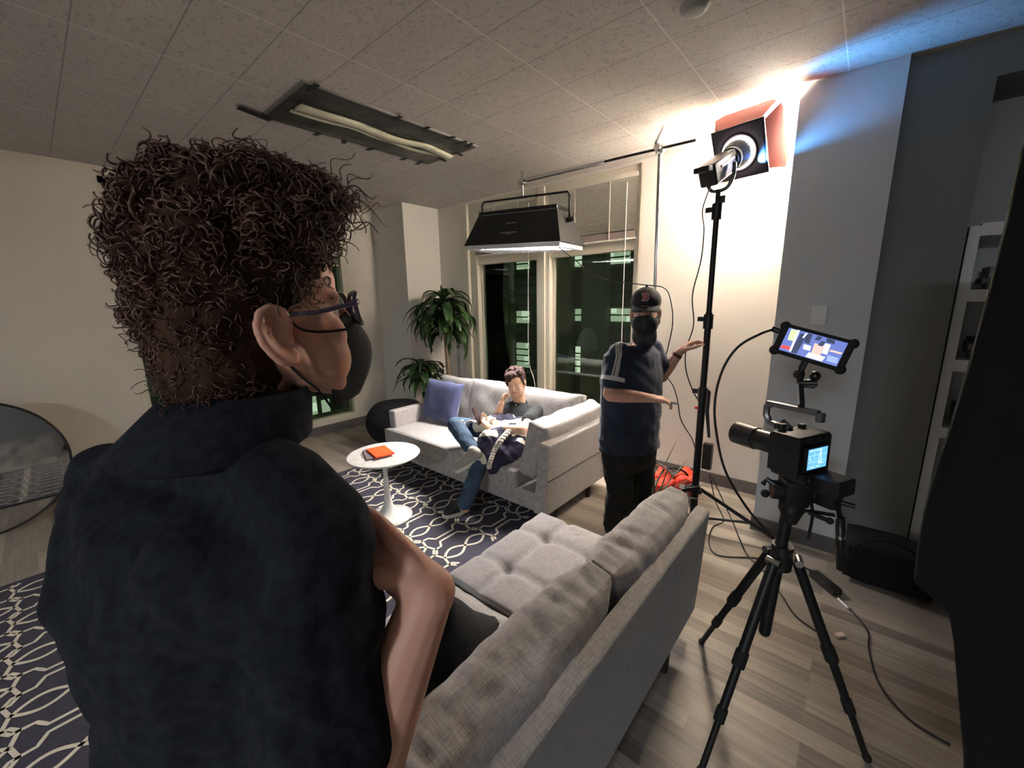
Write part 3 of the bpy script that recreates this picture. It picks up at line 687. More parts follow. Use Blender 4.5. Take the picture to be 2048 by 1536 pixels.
b.obj('label_print', mat('grey_print', (.3, .3, .32), .6), t, fix=False)
la = bpy.data.lights.new('softbox_light', 'AREA'); la.shape = 'RECTANGLE'; la.size = .82; la.size_y = .36; la.energy = SOFT_W; la.color = (1, .95, .90); la.spread = math.radians(115)
lo = bpy.data.objects.new('softbox_light', la); COL.objects.link(lo); lo.location = pc+V(0, 0, zt0-.045); lo.rotation_euler = (math.radians(-27), math.radians(-8), rz_); lo.parent = t; lo.matrix_parent_inverse = Matrix.Translation(t.location).inverted()
# softbox cable
b = MB(); b.tube(bez([SB(wb-.1, -.1, zt0-.02), PY(1150, 520, 2.95), PY(1185, 548, 3.0), PY(1225, 562, 3.02), PY(1290, 570, 3.02), PY(1330, 577, 3.05), PY(1343, 610, 3.05), PY(1345, 650, 3.05), PY(1336, 695, 3.05), PY(1326, 740, 3.1), PY(1345, 770, 3.1), PY(1355, 800, 3.1), PY(1362, 840, 3.15), PY(1385, 880, 3.15), PY(1393, 915, 3.15), PY(1395, 935, 3.15)], 8), .0042, 6)
tag(b.obj('power_cable', M_cable, smooth='all'), 'thin black cable looping from the softbox over the silver stand', 'cable')

# ------------------------------------------------------------------ black stand + fresnel spot
axis = (CR*.66+CU*.56+CF*.42).normalized(); LS = .98
sidev = axis.cross(V(0, 0, 1)).normalized(); upv = sidev.cross(axis).normalized(); RL = Matrix((sidev, axis, upv)).transposed()
p0 = PY(1437, 382, 2.78)-RL @ V(0, .08, -.12)*LS
def LP(x, y, z): return p0+RL @ V(x, y, z)
bs = p0+RL @ V(0, .08, -.12)*LS; LZT = bs.z; bs.z = 0
t = thing('light_stand', 'tall black light stand carrying the spotlight', 'stand', bs)
b = MB(); b.cyl(bs+V(0, 0, .08), bs+V(0, 0, .95), .0235); b.cyl(bs+V(0, 0, .95), bs+V(0, 0, 1.5), .020); b.cyl(bs+V(0, 0, 1.5), bs+V(0, 0, LZT-.06), .0165); b.obj('pole', M_black, t, smooth=True)
for z in (.93, 1.40, LZT-.16):
    b = MB(); b.cyl(bs+V(0, 0, z), bs+V(0, 0, z+.09), .029); b.box(bs+V(-.04, 0, z+.06), (.05, .012, .03), bev=.003); b.obj('collar', M_blackp, t, smooth=True)
b = MB(); b.cyl(bs+V(0, 0, .28), bs+V(0, 0, .33), .032); b.box(bs+V(-.01, 0, .30), (.11, .05, .03), bev=.006); b.obj('collar', M_blackp, t, smooth=True)
for px, py in ((1585, 1102), (1250, 1030), (1352, 940)):
    e = PZ(px, py, .012); d = (e-bs); d.z = 0
    if d.length > .6: d = d.normalized()*.60
    e = bs+d+V(0, 0, .012)
    b = MB(); b.cyl(bs+V(0, 0, .31)+d*.06, e, .0125, 10); b.obj('leg', M_black, t, smooth=True)
    b = MB(); b.cyl(bs+V(0, 0, .10)+d*.03, bs.lerp(e, .58)+V(0, 0, .135), .009, 8); b.obj('brace', M_black, t, smooth=True)
# lamp head
lt = PY(1392, 385, 3.0); lm = PY(1440, 345, 2.97); lf = PY(1478, 308, 2.95); le = PY(1520, 282, 2.93)
t = thing('spotlight', 'black studio spotlight with red-gelled barn doors aimed up at the wall corner', 'light', LP(0, .15, -.1))
b = MB(); b.box(LP(0, .11, 0), (.105, .27, .12), RL, bev=.02, seg=3); b.box(LP(0, -.04, .045), (.09, .08, .03), RL @ Matrix.Rotation(-.3, 3, 'X'), bev=.006); b.cyl(LP(0, .24, 0), LP(0, .27, 0), .06, 32); b.obj('housing', M_blackp, t, smooth=True)
b = MB(); b.box(LP(-.056, .13, .02), (.004, .16, .012), RL); b.box(LP(.056, .13, .02), (.004, .16, .012), RL); b.obj('trim_stripe', M_steel, t)
b = MB(); b.cyl(LP(0, .27, 0), LP(0, .30, 0), .066, 32); b.cone(LP(0, .30, 0), LP(0, .37, 0), .068, .088, 32); b.obj('fresnel_barrel', mat('barrel', (.18, .19, .23), .4, .5), t, smooth=True)
M_glow = mat('lamp_leak', (.8, .9, 1), .4, emit=(.62, .8, 1), es=2)
b = MB()
for i in range(22):
    a = 2*math.pi*i/22
    q = [LP(math.cos(a+s*.11)*r_, y_, math.sin(a+s*.11)*r_) for s, r_, y_ in ((-1, .080, .345), (1, .080, .345), (1, .094, .385), (-1, .094, .385))]; b.quad(*q)
b.obj('vent_slots', M_glow, t, fix=False)
b = MB(); b.cyl(LP(0, .385, 0), LP(0, .40, 0), .105, 32); b.box(LP(0, .398, 0), (.29, .006, .29), RL, bev=.002)
for s1, s2, dx_, dz_ in ((0, 1, .31, .014), (0, -1, .31, .014), (1, 0, .014, .31), (-1, 0, .014, .31)): b.box(LP(s1*.148, .405, s2*.148), (dx_, .014, dz_), RL, bev=.002)
b.obj('barn_door_frame', mat('dark_bracket', (.06, .05, .07), .4, .3), t, smooth=True)
kg = NT('red_gel'); kg.b.inputs['Base Color'].default_value = (.36, .045, .025, 1); kg.b.inputs['Roughness'].default_value = .4
tr = kg.n('ShaderNodeBsdfTranslucent'); tr.inputs[0].default_value = (.35, .13, .06, 1); mx = kg.n('ShaderNodeMixShader'); mx.inputs[0].default_value = .16; kg.l(kg.b, mx.inputs[1]); kg.l(tr, mx.inputs[2]); kg.l(mx, kg.t.nodes['Material Output'].inputs[0]); M_gel = kg.m
for s1, s2 in ((0, 1), (0, -1), (1, 0), (-1, 0)):
    def D(u, v, w_): # u along edge, v outward distance, w_ forward
        if s1 == 0: return LP(u, .41+w_, s2*(.148+v))
        return LP(s1*(.148+v), .41+w_, u)
    b = MB(); b.prism([D(-.135, 0, 0), D(.135, 0, 0), D(.18, .05, .12), D(.14, .06, .15), D(-.14, .06, .15), D(-.18, .05, .12)], axis*.002+V(0, 0, .001)); b.obj('barn_door', M_gel, t)
b = MB(); b.cyl(LP(0, .372, 0), LP(0, .376, 0), .095, 32); b.obj('lens', mat('lens_glow', (1, 1, 1), .3, emit=(1, .85, .6), es=6), t)
yb = LP(0, .12, -.0)
b = MB(); st = bs+V(0, 0, LZT)
b.tube(bez([LP(-.075, .16, 0), LP(-.078, .12, -.06), LP(-.05, .09, -.11), LP(0, .08, -.12), LP(.05, .09, -.11), LP(.078, .12, -.06), LP(.075, .16, 0)], 6), .011, 8); b.obj('yoke', M_grey, t, smooth='all')
for ch in t.children:
    for v in ch.data.vertices: v.co = p0+(v.co-p0)*LS
def LP(x, y, z): return p0+RL @ V(x, y, z)*LS
b = MB(); b.cyl(st-V(0, 0, .10), st+V(0, 0, .005), .014); b.box(st+V(.02, 0, -.05), (.05, .03, .04), bev=.005); b.obj('mount', M_blackp, t, smooth=True)
def spot(name, loc, tgt, e, col, size, blend, rad=.04, parent=None):
    L = bpy.data.lights.new(name, 'SPOT'); L.energy = e; L.color = col; L.spot_size = math.radians(size); L.spot_blend = blend; L.shadow_soft_size = rad
    o = bpy.data.objects.new(name, L); COL.objects.link(o); o.location = loc; d = Vector(tgt)-Vector(loc); o.rotation_euler = d.to_track_quat('-Z', 'Y').to_euler()
    if parent: o.parent = parent; o.matrix_parent_inverse = Matrix.Translation(parent.location).inverted()
    return o
lampc = LP(0, .42, 0)
spot('fresnel_beam', lampc, lampc+axis*1.0+V(.22, -.05, -.12), SPOT_W, (1, .89, .76), 118, 1.0, .05, t)
spot('daylight_leak', V(-.60, YC-.06, 2.38), V(-.16, YC, 2.78), BLUE_W, (.10, .42, 1.0), 76, .7, .015, t)
# spot cable, ballast
b = MB(); b.tube(bez([LP(0, .0, -.06), PY(1405, 420, 3.0), PY(1408, 460, 3.0), PY(1402, 520, 3.0), PY(1385, 590, 3.0), PY(1387, 650, 3.0), PY(1372, 700, 3.0), PY(1372, 740, 3.0), PY(1385, 780, 3.02), PY(1400, 806, 3.04)], 8), .0045, 6)
tag(b.obj('power_cable', M_cable, smooth='all'), 'thin black cable dropping from the spotlight to its stand', 'cable')
q = PY(1413, 800, 3.03)
b = MB(); b.tube([q+V(0, 0, .07), q+V(.01, 0, .06), q+V(.012, -.01, -.08), PY(1418, 875, 3.0)], [.014, .016, .014, .01], 8); b.box(PY(1415, 912, 3.0)+V(.0, 0, 0), (.062, .05, .19), bev=.008); tag(b.obj('power_adapter', M_blackp, smooth=True), 'black power brick strapped to the black light stand', 'power adapter')
q = PY(1396, 816, 3.0); b = MB(); b.box(q, (.035, .01, .018), bev=.003); b.ell(q+V(-.015, 0, 0), .010); tag(b.obj('clip', mat('red_plastic', (.8, .03, .02), .4), smooth=True), 'small red clip on the black light stand', 'clip')
b = MB(); b.tube(bez([PY(1420, 950, 3.0), PZ(1430, 1000, .12), PZ(1447, 1040, .01), PZ(1425, 1055, .006), PZ(1418, 1085, .006), PZ(1435, 1110, .006), PZ(1500, 1115, .006), PZ(1540, 1118, .006)], 8), .004, 6)
b.tube(bez([PY(1425, 955, 3.0), PZ(1450, 1010, .1), PZ(1466, 1045, .01), PZ(1480, 1080, .006), PZ(1495, 1110, .006), PZ(1525, 1140, .006), PZ(1560, 1185, .006), PZ(1590, 1230, .006), PZ(1632, 1262, .006)], 8), .004, 6)
tag(b.obj('power_cable', M_cable, smooth='all'), 'black cable curling over the floor from the black light stand', 'cable')

# ------------------------------------------------------------------ sandbags
M_red = mat('red_nylon', (.75, .05, .02), .55, nscale=14, bump=.8, dist=.015, var=.15)
for i, (px, py, rz, lb) in enumerate(((1347, 966, .3, 'bright red sandbag with black straps, right of the silver stand'), (1297, 972, -.5, 'bright red sandbag left of the silver stand behind the standing person'))):
    c = PZ(px, py+22, 0); c = V(c.x, c.y, .0)
    if i == 0: c = V(c.x, min(c.y, 3.42), 0)
    t = thing('sandbag', lb, 'sandbag', c, 'red sandbags on the stand')
    R0 = Matrix.Rotation(rz, 3, 'Z')
    for s in (-1, 1):
        o = pillow('pouch', M_red, t, c+R0 @ V(s*.075, 0, .10), (.15, .24, .20), R0 @ Matrix.Rotation(s*.35, 3, 'Y'), puff=.5, seed=50+i*3+s, wr=.03)
    b = MB()
    for s in (-1, 1): b.tube(bez([c+R0 @ V(s*.15, -.06, .06), c+R0 @ V(s*.09, -.06, .215), c+R0 @ V(0, -.05, .25), c+R0 @ V(-s*.02, -.05, .24)], 6), .008, 6)
    b.obj('strap', M_blackcloth, t, smooth='all')
    b = MB(); b.box(c+R0 @ V(.07, -.135, .14), (.06, .004, .03), R0 @ Matrix.Rotation(-.3, 3, 'X')); b.obj('patch', M_white, t)

# ------------------------------------------------------------------ tripod, camera, monitor
tc_ = V(-.125, 1.575, 0)
t = thing('tripod', 'black camera tripod standing on the wood floor', 'tripod', tc_)
feet = [V(-.405, 1.80, .01), V(-.245, 1.235, .01), V(.185, 1.645, .01)]
hub = V(-.125, 1.575, .70)
b = MB(); b.cyl(hub-V(0, 0, .04), hub+V(0, 0, .05), .034, 20); b.obj('hub', M_blackp, t, smooth=True)
b = MB(); b.cyl(hub-V(.02, .02, .30), hub+V(0.0, 0, .16), .019, 18); b.ell(hub-V(.02, .02, .30), .019); b.obj('center_column', M_black, t, smooth=True)
for fpt in feet:
    d = (fpt-hub); dh = V(d.x, d.y, 0).normalized(); a = hub+dh*.045; q = fpt-a
    lg = MB(); lg.cyl(a, a+q*.48, .0165); lg.cyl(a+q*.48, a+q*.74, .0135); lg.cyl(a+q*.74, a+q, .0105); o = lg.obj('leg', M_black, t, smooth=True)
    for k0, k1, kr_ in ((.43, .50, .021), (.70, .76, .0175)): b = MB(); b.cyl(a+q*k0, a+q*k1, kr_); b.obj('leg_lock', M_rubber, o, smooth=True)
    b = MB(); b.ell(fpt+V(0, 0, .004), .014); b.obj('rubber_foot', M_rubber, o, smooth=True)
    b = MB(); b.cyl(hub+dh*.05-dh.cross(V(0, 0, 1))*.022, hub+dh*.05+dh.cross(V(0, 0, 1))*.022, .013); b.obj('hinge', M_chrome, t, smooth=True)
hd = V(-.115, 1.575, 0)
b = MB(); b.cone(hd+V(0, 0, .84), hd+V(0, 0, .885), .022, .036, 20); b.cyl(hd+V(0, 0, .885), hd+V(0, 0, .915), .038, 20); b.box(hd+V(0, 0, .955), (.075, .08, .09), .5, bev=.015); b.cyl(hd+V(-.06, -.02, .95), hd+V(.06, .03, .95), .032, 20); b.box(hd+V(0, 0, 1.012), (.07, .13, .022), .95, bev=.004)
b.tube([hd+V(-.03, -.03, .96), hd+V(-.075, -.03, .985), hd+V(-.085, -.03, .965)], .009, 8); b.obj('fluid_head', M_blackp, t, smooth=True)
b = MB(); b.ell(hd+V(-.075, -.035, .935), .014); b.obj('knob', M_rubber, t, smooth=True)
b = MB(); b.cyl(hd+V(.05, -.02, .90), hd+V(.10, -.03, .895), .007); b.ell(hd+V(.105, -.03, .895), .011); b.obj('knob', M_rubber, t, smooth=True)
h0 = hd+V(.06, .02, .95); h1 = PY(1664, 965, 1.62); h2 = PY(1680, 1035, 1.66); h3 = PY(1682, 1138, 1.68)
b = MB(); b.tube([h0, h1, h2], .008, 8); b.cyl(h2, h3, .014, 14); b.obj('pan_handle', M_blackp, t, smooth='all')
b = MB(); b.cyl(h2.lerp(h3, .32), h2.lerp(h3, .38), .0165, 14); b.obj('handle_ring', M_chrome, t, smooth=True)
b = MB(); b.cyl(PY(1603, 1020, 1.6), PY(1668, 1030, 1.64), .007, 8); b.obj('tension_rod', M_blackp, t, smooth=True)
# camera
look = (V(-2.27, 2.7, .95)-V(-.115, 1.575, 1.12)); look.z *= .35; look.normalize()
sd = look.cross(V(0, 0, 1)).normalized(); RC = Matrix((sd, look, sd.cross(look))).transposed()   # x right of camera, y forward
pcm = hd+V(0, 0, 1.095)
def KP(x, y, z): return pcm+RC @ V(x, y, z)
t = thing('camera', 'black cinema camera with a long lens on the tripod', 'camera', pcm)
b = MB(); b.box(KP(0, 0, 0), (.13, .075, .10), RC, bev=.01, seg=3); b.box(KP(.0, -.02, .052), (.055, .06, .02), RC, bev=.005); b.box(KP(.055, .03, -.01), (.035, .05, .09), RC, bev=.012, seg=3)
b.box(KP(0, 0, -.066), (.10, .11, .022), RC, bev=.004); b.obj('body', M_blackp, t, smooth=True)
b = MB(); b.box(KP(-.072, .0, 0), (.008, .10, .125), RC, bev=.003); b.box(KP(.072, .0, 0), (.008, .10, .125), RC, bev=.003); b.box(KP(0, .0, .064), (.15, .09, .008), RC, bev=.003); b.cyl(KP(-.03, .045, .07), KP(-.03, .045, .088), .014, 16); b.cyl(KP(.05, .03, .07), KP(.05, .03, .08), .012, 16); b.obj('cage', M_black, t, smooth=True)
b = MB(); b.cyl(KP(0, .035, 0), KP(0, .07, 0), .038, 28); b.cyl(KP(0, .07, 0), KP(0, .15, 0), .037, 28); b.cyl(KP(0, .15, 0), KP(0, .235, 0), .041, 28); b.obj('lens', M_blackp, t, smooth=True)
b = MB(); b.cyl(KP(0, .2352, 0), KP(0, .236, 0), .036, 28); b.obj('front_glass', mat('front_element', (.02, .02, .04), .05, spec=1), t)
def screen_mat(name, cells, base, es):
    k = NT(name); tc = k.n('ShaderNodeTexCoord'); vo = k.n('ShaderNodeTexVoronoi', i_Scale=cells); k.l(tc.outputs['UV'], vo.inputs['Vector'])
    cr = k.n('ShaderNodeValToRGB'); sp = k.n('ShaderNodeSeparateColor'); k.l(vo.outputs['Color'], sp.inputs[0]); k.l(sp.outputs[0], cr.inputs[0]); cr.color_ramp.interpolation = 'CONSTANT'
    e = cr.color_ramp.elements; e[0].position = 0; e[0].color = base[0]; e[1].position = .35; e[1].color = base[1]
    for p, c in zip((.6, .75, .9), base[2:]): x = e.new(p); x.color = c
    k.l(cr, k.b.inputs['Emission Color']); k.b.inputs['Emission Strength'].default_value = es; k.b.inputs['Base Color'].default_value = (0, 0, 0, 1); return k.m
# rear screen, tilted out on the camera back
b = MB(); b.box(KP(-.0, -.052, -.005), (.105, .012, .082), RC, bev=.003); b.obj('display_bezel', M_blackp, t, smooth=True)
M_lcd = mat('lcd_blue', (0, 0, 0), .3, emit=(.10, .32, .62), es=.45); M_lcdw = mat('lcd_marks', (0, 0, 0), .3, emit=(.6, .85, .95), es=.35)
b = MB(); y_ = -.0588; b.quad(KP(-.046, y_, -.038), KP(.046, y_, -.038), KP(.046, y_, .030), KP(-.046, y_, .030)); sc_ = b.obj('display', M_lcd, t, fix=False)
b = MB(); y_ = -.0592
def seg2(u0, v0, u1, v1, w_=.0012):
    a = KP(u0, y_, v0); c = KP(u1, y_, v1); d = (c-a).normalized(); n_ = RC @ V(0, 1, 0); s_ = d.cross(n_)*w_; b.quad(a-s_, c-s_, c+s_, a+s_)
for s in ((-.015, -.036, -.015, .028), (.015, -.036, .015, .028), (-.045, -.014, .045, -.014), (-.045, .008, .045, .008)): seg2(*s, .0004)
for s in ((.005, -.012, .012, .02), (.012, .02, .02, -.012), (.02, -.012, .005, -.02), (.005, -.02, .03, -.022), (-.04, .024, -.02, .024), (-.01, .024, .02, .024), (-.035, -.03, -.015, -.032), (-.005, -.03, .01, -.03), (-.04, .005, -.03, -.01)): seg2(*s, .0015)
b.obj('display_marks', M_lcdw, sc_, fix=False)
# top handle and mount
b = MB(); b.tube([KP(-.01, .075, .07), KP(-.01, .10, .075), KP(-.01, .115, .10), KP(-.01, .115, .128), KP(-.01, .10, .14)], .012, 8); b.box(KP(-.01, .03, .142), (.022, .17, .018), RC, bev=.005); b.cyl(KP(-.01, .03, .067), KP(-.01, .06, .085), .014); b.box(KP(-.01, -.06, .13), (.02, .02, .03), RC, bev=.004); b.obj('top_handle', M_grey, t, smooth=True)
# battery pack / audio unit below behind
b = MB(); b.box(KP(.03, -.085, -.085), (.09, .10, .055), RC, bev=.012, seg=3); b.box(KP(.05, -.075, -.14), (.05, .06, .06), RC, bev=.01); b.cyl(KP(.07, -.10, -.15), KP(.09, -.13, -.155), .008); b.obj('battery_pack', M_blackp, t, smooth=True)
b = MB(); b.tube(bez([KP(.0, -.03, -.10), PY(1618, 960, 1.5), PY(1622, 1000, 1.55), PY(1625, 1030, 1.6), PY(1620, 1060, 1.62), PY(1617, 1078, 1.62)], 6), .005, 6); b.tube(bez([PY(1655, 960, 1.55), PY(1668, 985, 1.6), PY(1672, 1020, 1.64)], 6), .004, 6); b.obj('cable', M_cable, t, smooth='all')
# monitor
mcn = PD(1624, 694, 1.30)
nrm = (CC-mcn).normalized(); nrm = (nrm+V(.02, -.05, .15)).normalized()
t = thing('field_monitor', 'small field monitor with a lit picture mounted above the camera', 'monitor', mcn)
xr = V(0, 0, 1).cross(nrm).normalized(); Q = Matrix.Rotation(math.radians(-16), 3, nrm); xr = Q @ xr; yr = nrm.cross(xr); RM = Matrix((xr, yr, nrm)).transposed()
def MP(x, y, z): return mcn+RM @ V(x, y, z)
b = MB(); b.box(mcn, (.200, .100, .024), RM, bev=.011, seg=3)
for sx in (-1, 1):
    for sy in (-1, 1): b.ell(MP(sx*.092, sy*.042, 0), .0155)
b.obj('housing', M_rubber, t, smooth=True)
# picture: simplified image of the room
b = MB(); cols_ = [(.10, .14, .42), (.75, .85, 1), (.55, .60, .35), (.9, .05, .04), (.02, .03, .08), (.75, .45, .38), (.25, .35, .75)]
mats_ = [mat('picture_%d' % i, (0, 0, 0), .3, emit=c, es=.34) for i, c in enumerate(cols_)]
def rect(x0, y0, x1, y1, mi, z=.0122, sk=0):
    b.mi = mi; b.quad(MP(x0, y0, z), MP(x1, y0, z), MP(x1+sk, y1, z), MP(x0+sk, y1, z))
rect(-.080, -.038, .080, .038, 0)
for i, a in enumerate([(-.07, .0, -.05, .036, 2), (-.048, -.036, -.03, .03, 4), (-.025, .005, -.01, .036, 4), (-.08, -.03, -.052, -.02, 3), (-.052, -.034, -.046, .038, 1), (-.005, -.036, .04, -.02, 1), (.005, -.02, .03, .012, 5), (.012, .008, .024, .024, 4), (-.02, -.015, .0, .0, 1), (.045, .0, .075, .006, 5), (.05, -.03, .078, -.012, 6), (-.003, .022, .01, .036, 4), (.03, -.012, .045, .02, 1), (-.035, .018, -.03, .036, 1), (.028, .024, .05, .037, 4)]):
    rect(*a, z=.0124+.00003*i, sk=.004 if i % 2 else -.003)
b.obj('display', mats_, t, fix=False)
b = MB(); b.tube([MP(.0, -.045, 0), MP(.0, -.075, 0), PY(1600, 765, 1.64), KP(-.01, .0, .155)], .010, 8); b.ell(PY(1598, 748, 1.62), .017); b.box(PY(1612, 770, 1.64), (.05, .02, .018), bev=.004); b.ell(PY(1630, 752, 1.64), .016); b.cyl(PY(1598, 766, 1.64), PY(1635, 766, 1.64), .012); b.obj('mount_arm', M_blackp, t, smooth=True)
b = MB(); b.cyl(MP(-.10, .02, 0), MP(-.125, .022, 0), .009); b.obj('connector', M_blackp, t, smooth=True)
b = MB(); b.tube(bez([MP(-.12, .022, 0), PD(1520, 668, 1.32), PD(1475, 695, 1.36), PD(1445, 740, 1.4), PD(1430, 800, 1.42), PD(1432, 860, 1.44), PD(1450, 940, 1.47), PD(1490, 1010, 1.5), PD(1535, 1065, 1.5), PD(1562, 1095, 1.5)], 10), .0042, 8)
tag(b.obj('video_cable', M_cable, smooth='all'), 'thick black cable arching from the field monitor down to the tripod', 'cable')
# ------------------------------------------------------------------ floor bits
q = PZ(1650, 1165, .02); q2 = PZ(1680, 1190, .02)
b = MB(); d = (q2-q).normalized(); b.box(q+V(0, 0, 0), (.17, .055, .035), math.atan2(d.y, d.x), bev=.008); tag(b.obj('power_adapter', M_blackp, smooth=True), 'black power adapter lying on the floor right of the tripod', 'power adapter')
a, c = PZ(1676, 1197, .008), PZ(1696, 1216, .008); b = MB(); b.cyl(a, c, .006); tag(b.obj('cable_tag', mat('white_plastic', (.7, .7, .68), .4)), 'white cable tie at the end of the floor power adapter', 'cable tie')
a = PZ(1680, 1270, .008); b = MB(); b.box(a, (.045, .022, .012), .9, bev=.003); tag(b.obj('eraser', mat('pale_pink', (.75, .55, .48), .5)), 'small pale pink clip lying on the floor beside the tripod', 'clip')
b = MB(); b.tube(bez([PZ(1700, 1218, .006), PZ(1735, 1262, .006), PZ(1738, 1300, .006), PZ(1760, 1370, .006), PZ(1820, 1440, .006), PZ(1900, 1490, .006)], 8), .004, 6); b.tube(bez([PZ(1640, 1150, .006), PZ(1580, 1120, .006), PZ(1560, 1110, .006)], 6), .004, 6); tag(b.obj('floor_cable', M_cable, smooth='all'), 'black cable lying on the dark floor right of the tripod', 'cable')
# ------------------------------------------------------------------ thermostat, shelves, black cloth, black bag
c = PY(1637, 640, YC); b = MB(); b.box((c.x, YC-.012, 1.48), (.075, .024, .115), bev=.006); b.box((c.x, YC-.026, 1.455), (.05, .006, .05), bev=.002); tag(b.obj('thermostat', M_white, smooth=True), 'small white thermostat on the grey column behind the monitor', 'thermostat')
t = thing('bookcase', 'white built-in bookcase in the dark alcove at the right', 'bookcase', (.9, 3.3, 0))
bx0, bx1, by0, by1 = .345, 1.9, 3.13, 3.48
M_shelf = mat('white_shelf', (.72, .73, .73), .6)
b = MB(); b.bb((bx0, by0, 0), (bx0+.04, by1, 1.92)); b.bb((bx1-.04, by0, 0), (bx1, by1, 1.92)); b.bb((bx0, by1-.02, 0), (bx1, by1, 1.92)); b.bb((1.1, by0, 0), (1.13, by1, 1.92)); b.obj('carcass', M_shelf, t)
zs = [.08, .46, .85, 1.22, 1.58, 1.90]
for z in zs: b = MB(); b.bb((bx0+.04, by0, z-.03), (bx1-.04, by1-.02, z+.03)); b.obj('shelf', M_shelf, t)
rnd = random.Random(3); bc = [(.10, .09, .09), (.20, .19, .18), (.28, .25, .03), (.08, .09, .12), (.25, .24, .23)]
bk = ['dark grey', 'mid grey', 'yellow', 'slate blue', 'pale grey']
for si, z in enumerate(zs[1:5]):
    x = bx0+.06; order = {1: [2, 2, 4, 0], 0: [0, 3, 0, 1], 2: [1, 4, 1, 0], 3: [1, 0, 4, 1]}[si]
    for j in range(4):
        h = rnd.uniform(.014, .03); w_ = rnd.uniform(.20, .26); ci = order[j]
        zz = z+.0315+sum(.028 for _ in range(j)); b = MB(); b.box((x+.15, by0+.13, zz+.0135), (w_, .19, .027), rnd.uniform(-.06, .06), bev=.002)
        pos = ['at the bottom', 'second from the bottom', 'second from the top', 'on top'][j]; row = ['lowest', 'second lowest', 'second highest', 'highest'][si]
        tag(b.obj('book', mat('book_cover', bc[ci], .6)), '%s book %s of the flat stack on the %s shelf' % (bk[ci], pos, row), 'book', 'books stacked flat in the bookcase')
# hanging black cloth
bc_ = MB(); edge = [(2075, 230), (2048, 300), (2020, 430), (1985, 570), (1945, 730), (1900, 880), (1870, 960), (1850, 1030), (1838, 1110), (1832, 1180), (1870, 1215), (1905, 1250), (1918, 1330), (1925, 1430), (1932, 1536), (1938, 1700)]
rings = []
for i, (px, py) in enumerate(edge):
    e = PY(px, py, 1.25); zz = max(.02, e.z)
    if e.z < .0: continue
    L = []; nseg = 26
    for k in range(nseg):
        u = k/(nseg-1); x = e.x+u*(1.25-e.x); y = 1.25+.10*math.sin(math.pi*2*u*4+i*.15)*(.3+.7*u)*.5+.06*noise.noise(Vector((u*5, zz*2, 0)))-.06*math.sin(min(1, u*8)*math.pi/2)*0
        L.append(V(x, y, zz))
    rings.append(L+[v+V(0, .03, 0) for v in L[::-1]])
bc_.loft(rings); 
ct = thing('black_cloth', 'large black cloth hanging on a stand at the right edge of the picture', 'cloth', (.9, 1.26, 0))
bc_.obj('drape', M_blackcloth, ct, smooth='all')
b = MB(); b.cyl((.9, 1.32, .0), (.9, 1.32, 2.1), .015); b.cyl((.4, 1.32, 1.86), (1.25, 1.32, 1.86), .012)
for a in (0.3, 2.4, 4.5): b.cyl((.9, 1.32, .3), (.9+.3*math.cos(a), 1.32+.3*math.sin(a), .01), .01)
b.obj('stand', M_black, ct, smooth=True)
bg = V(.20, 2.93, 0)
t = thing('equipment_bag', 'low black equipment bag on the floor against the dark wall', 'bag', bg)
pillow('bag_body', M_blackcloth, t, bg+V(.05, -.02, .125), (.36, .26, .24), puff=.2, seed=77)
b = MB(); b.tube(bez([bg+V(-.1, -.14, .1), bg+V(-.08, -.15, .24), bg+V(.05, -.14, .30), bg+V(.18, -.15, .24), bg+V(.2, -.14, .1)], 6), .008, 6); b.obj('handle', M_blackcloth, t, smooth='all')

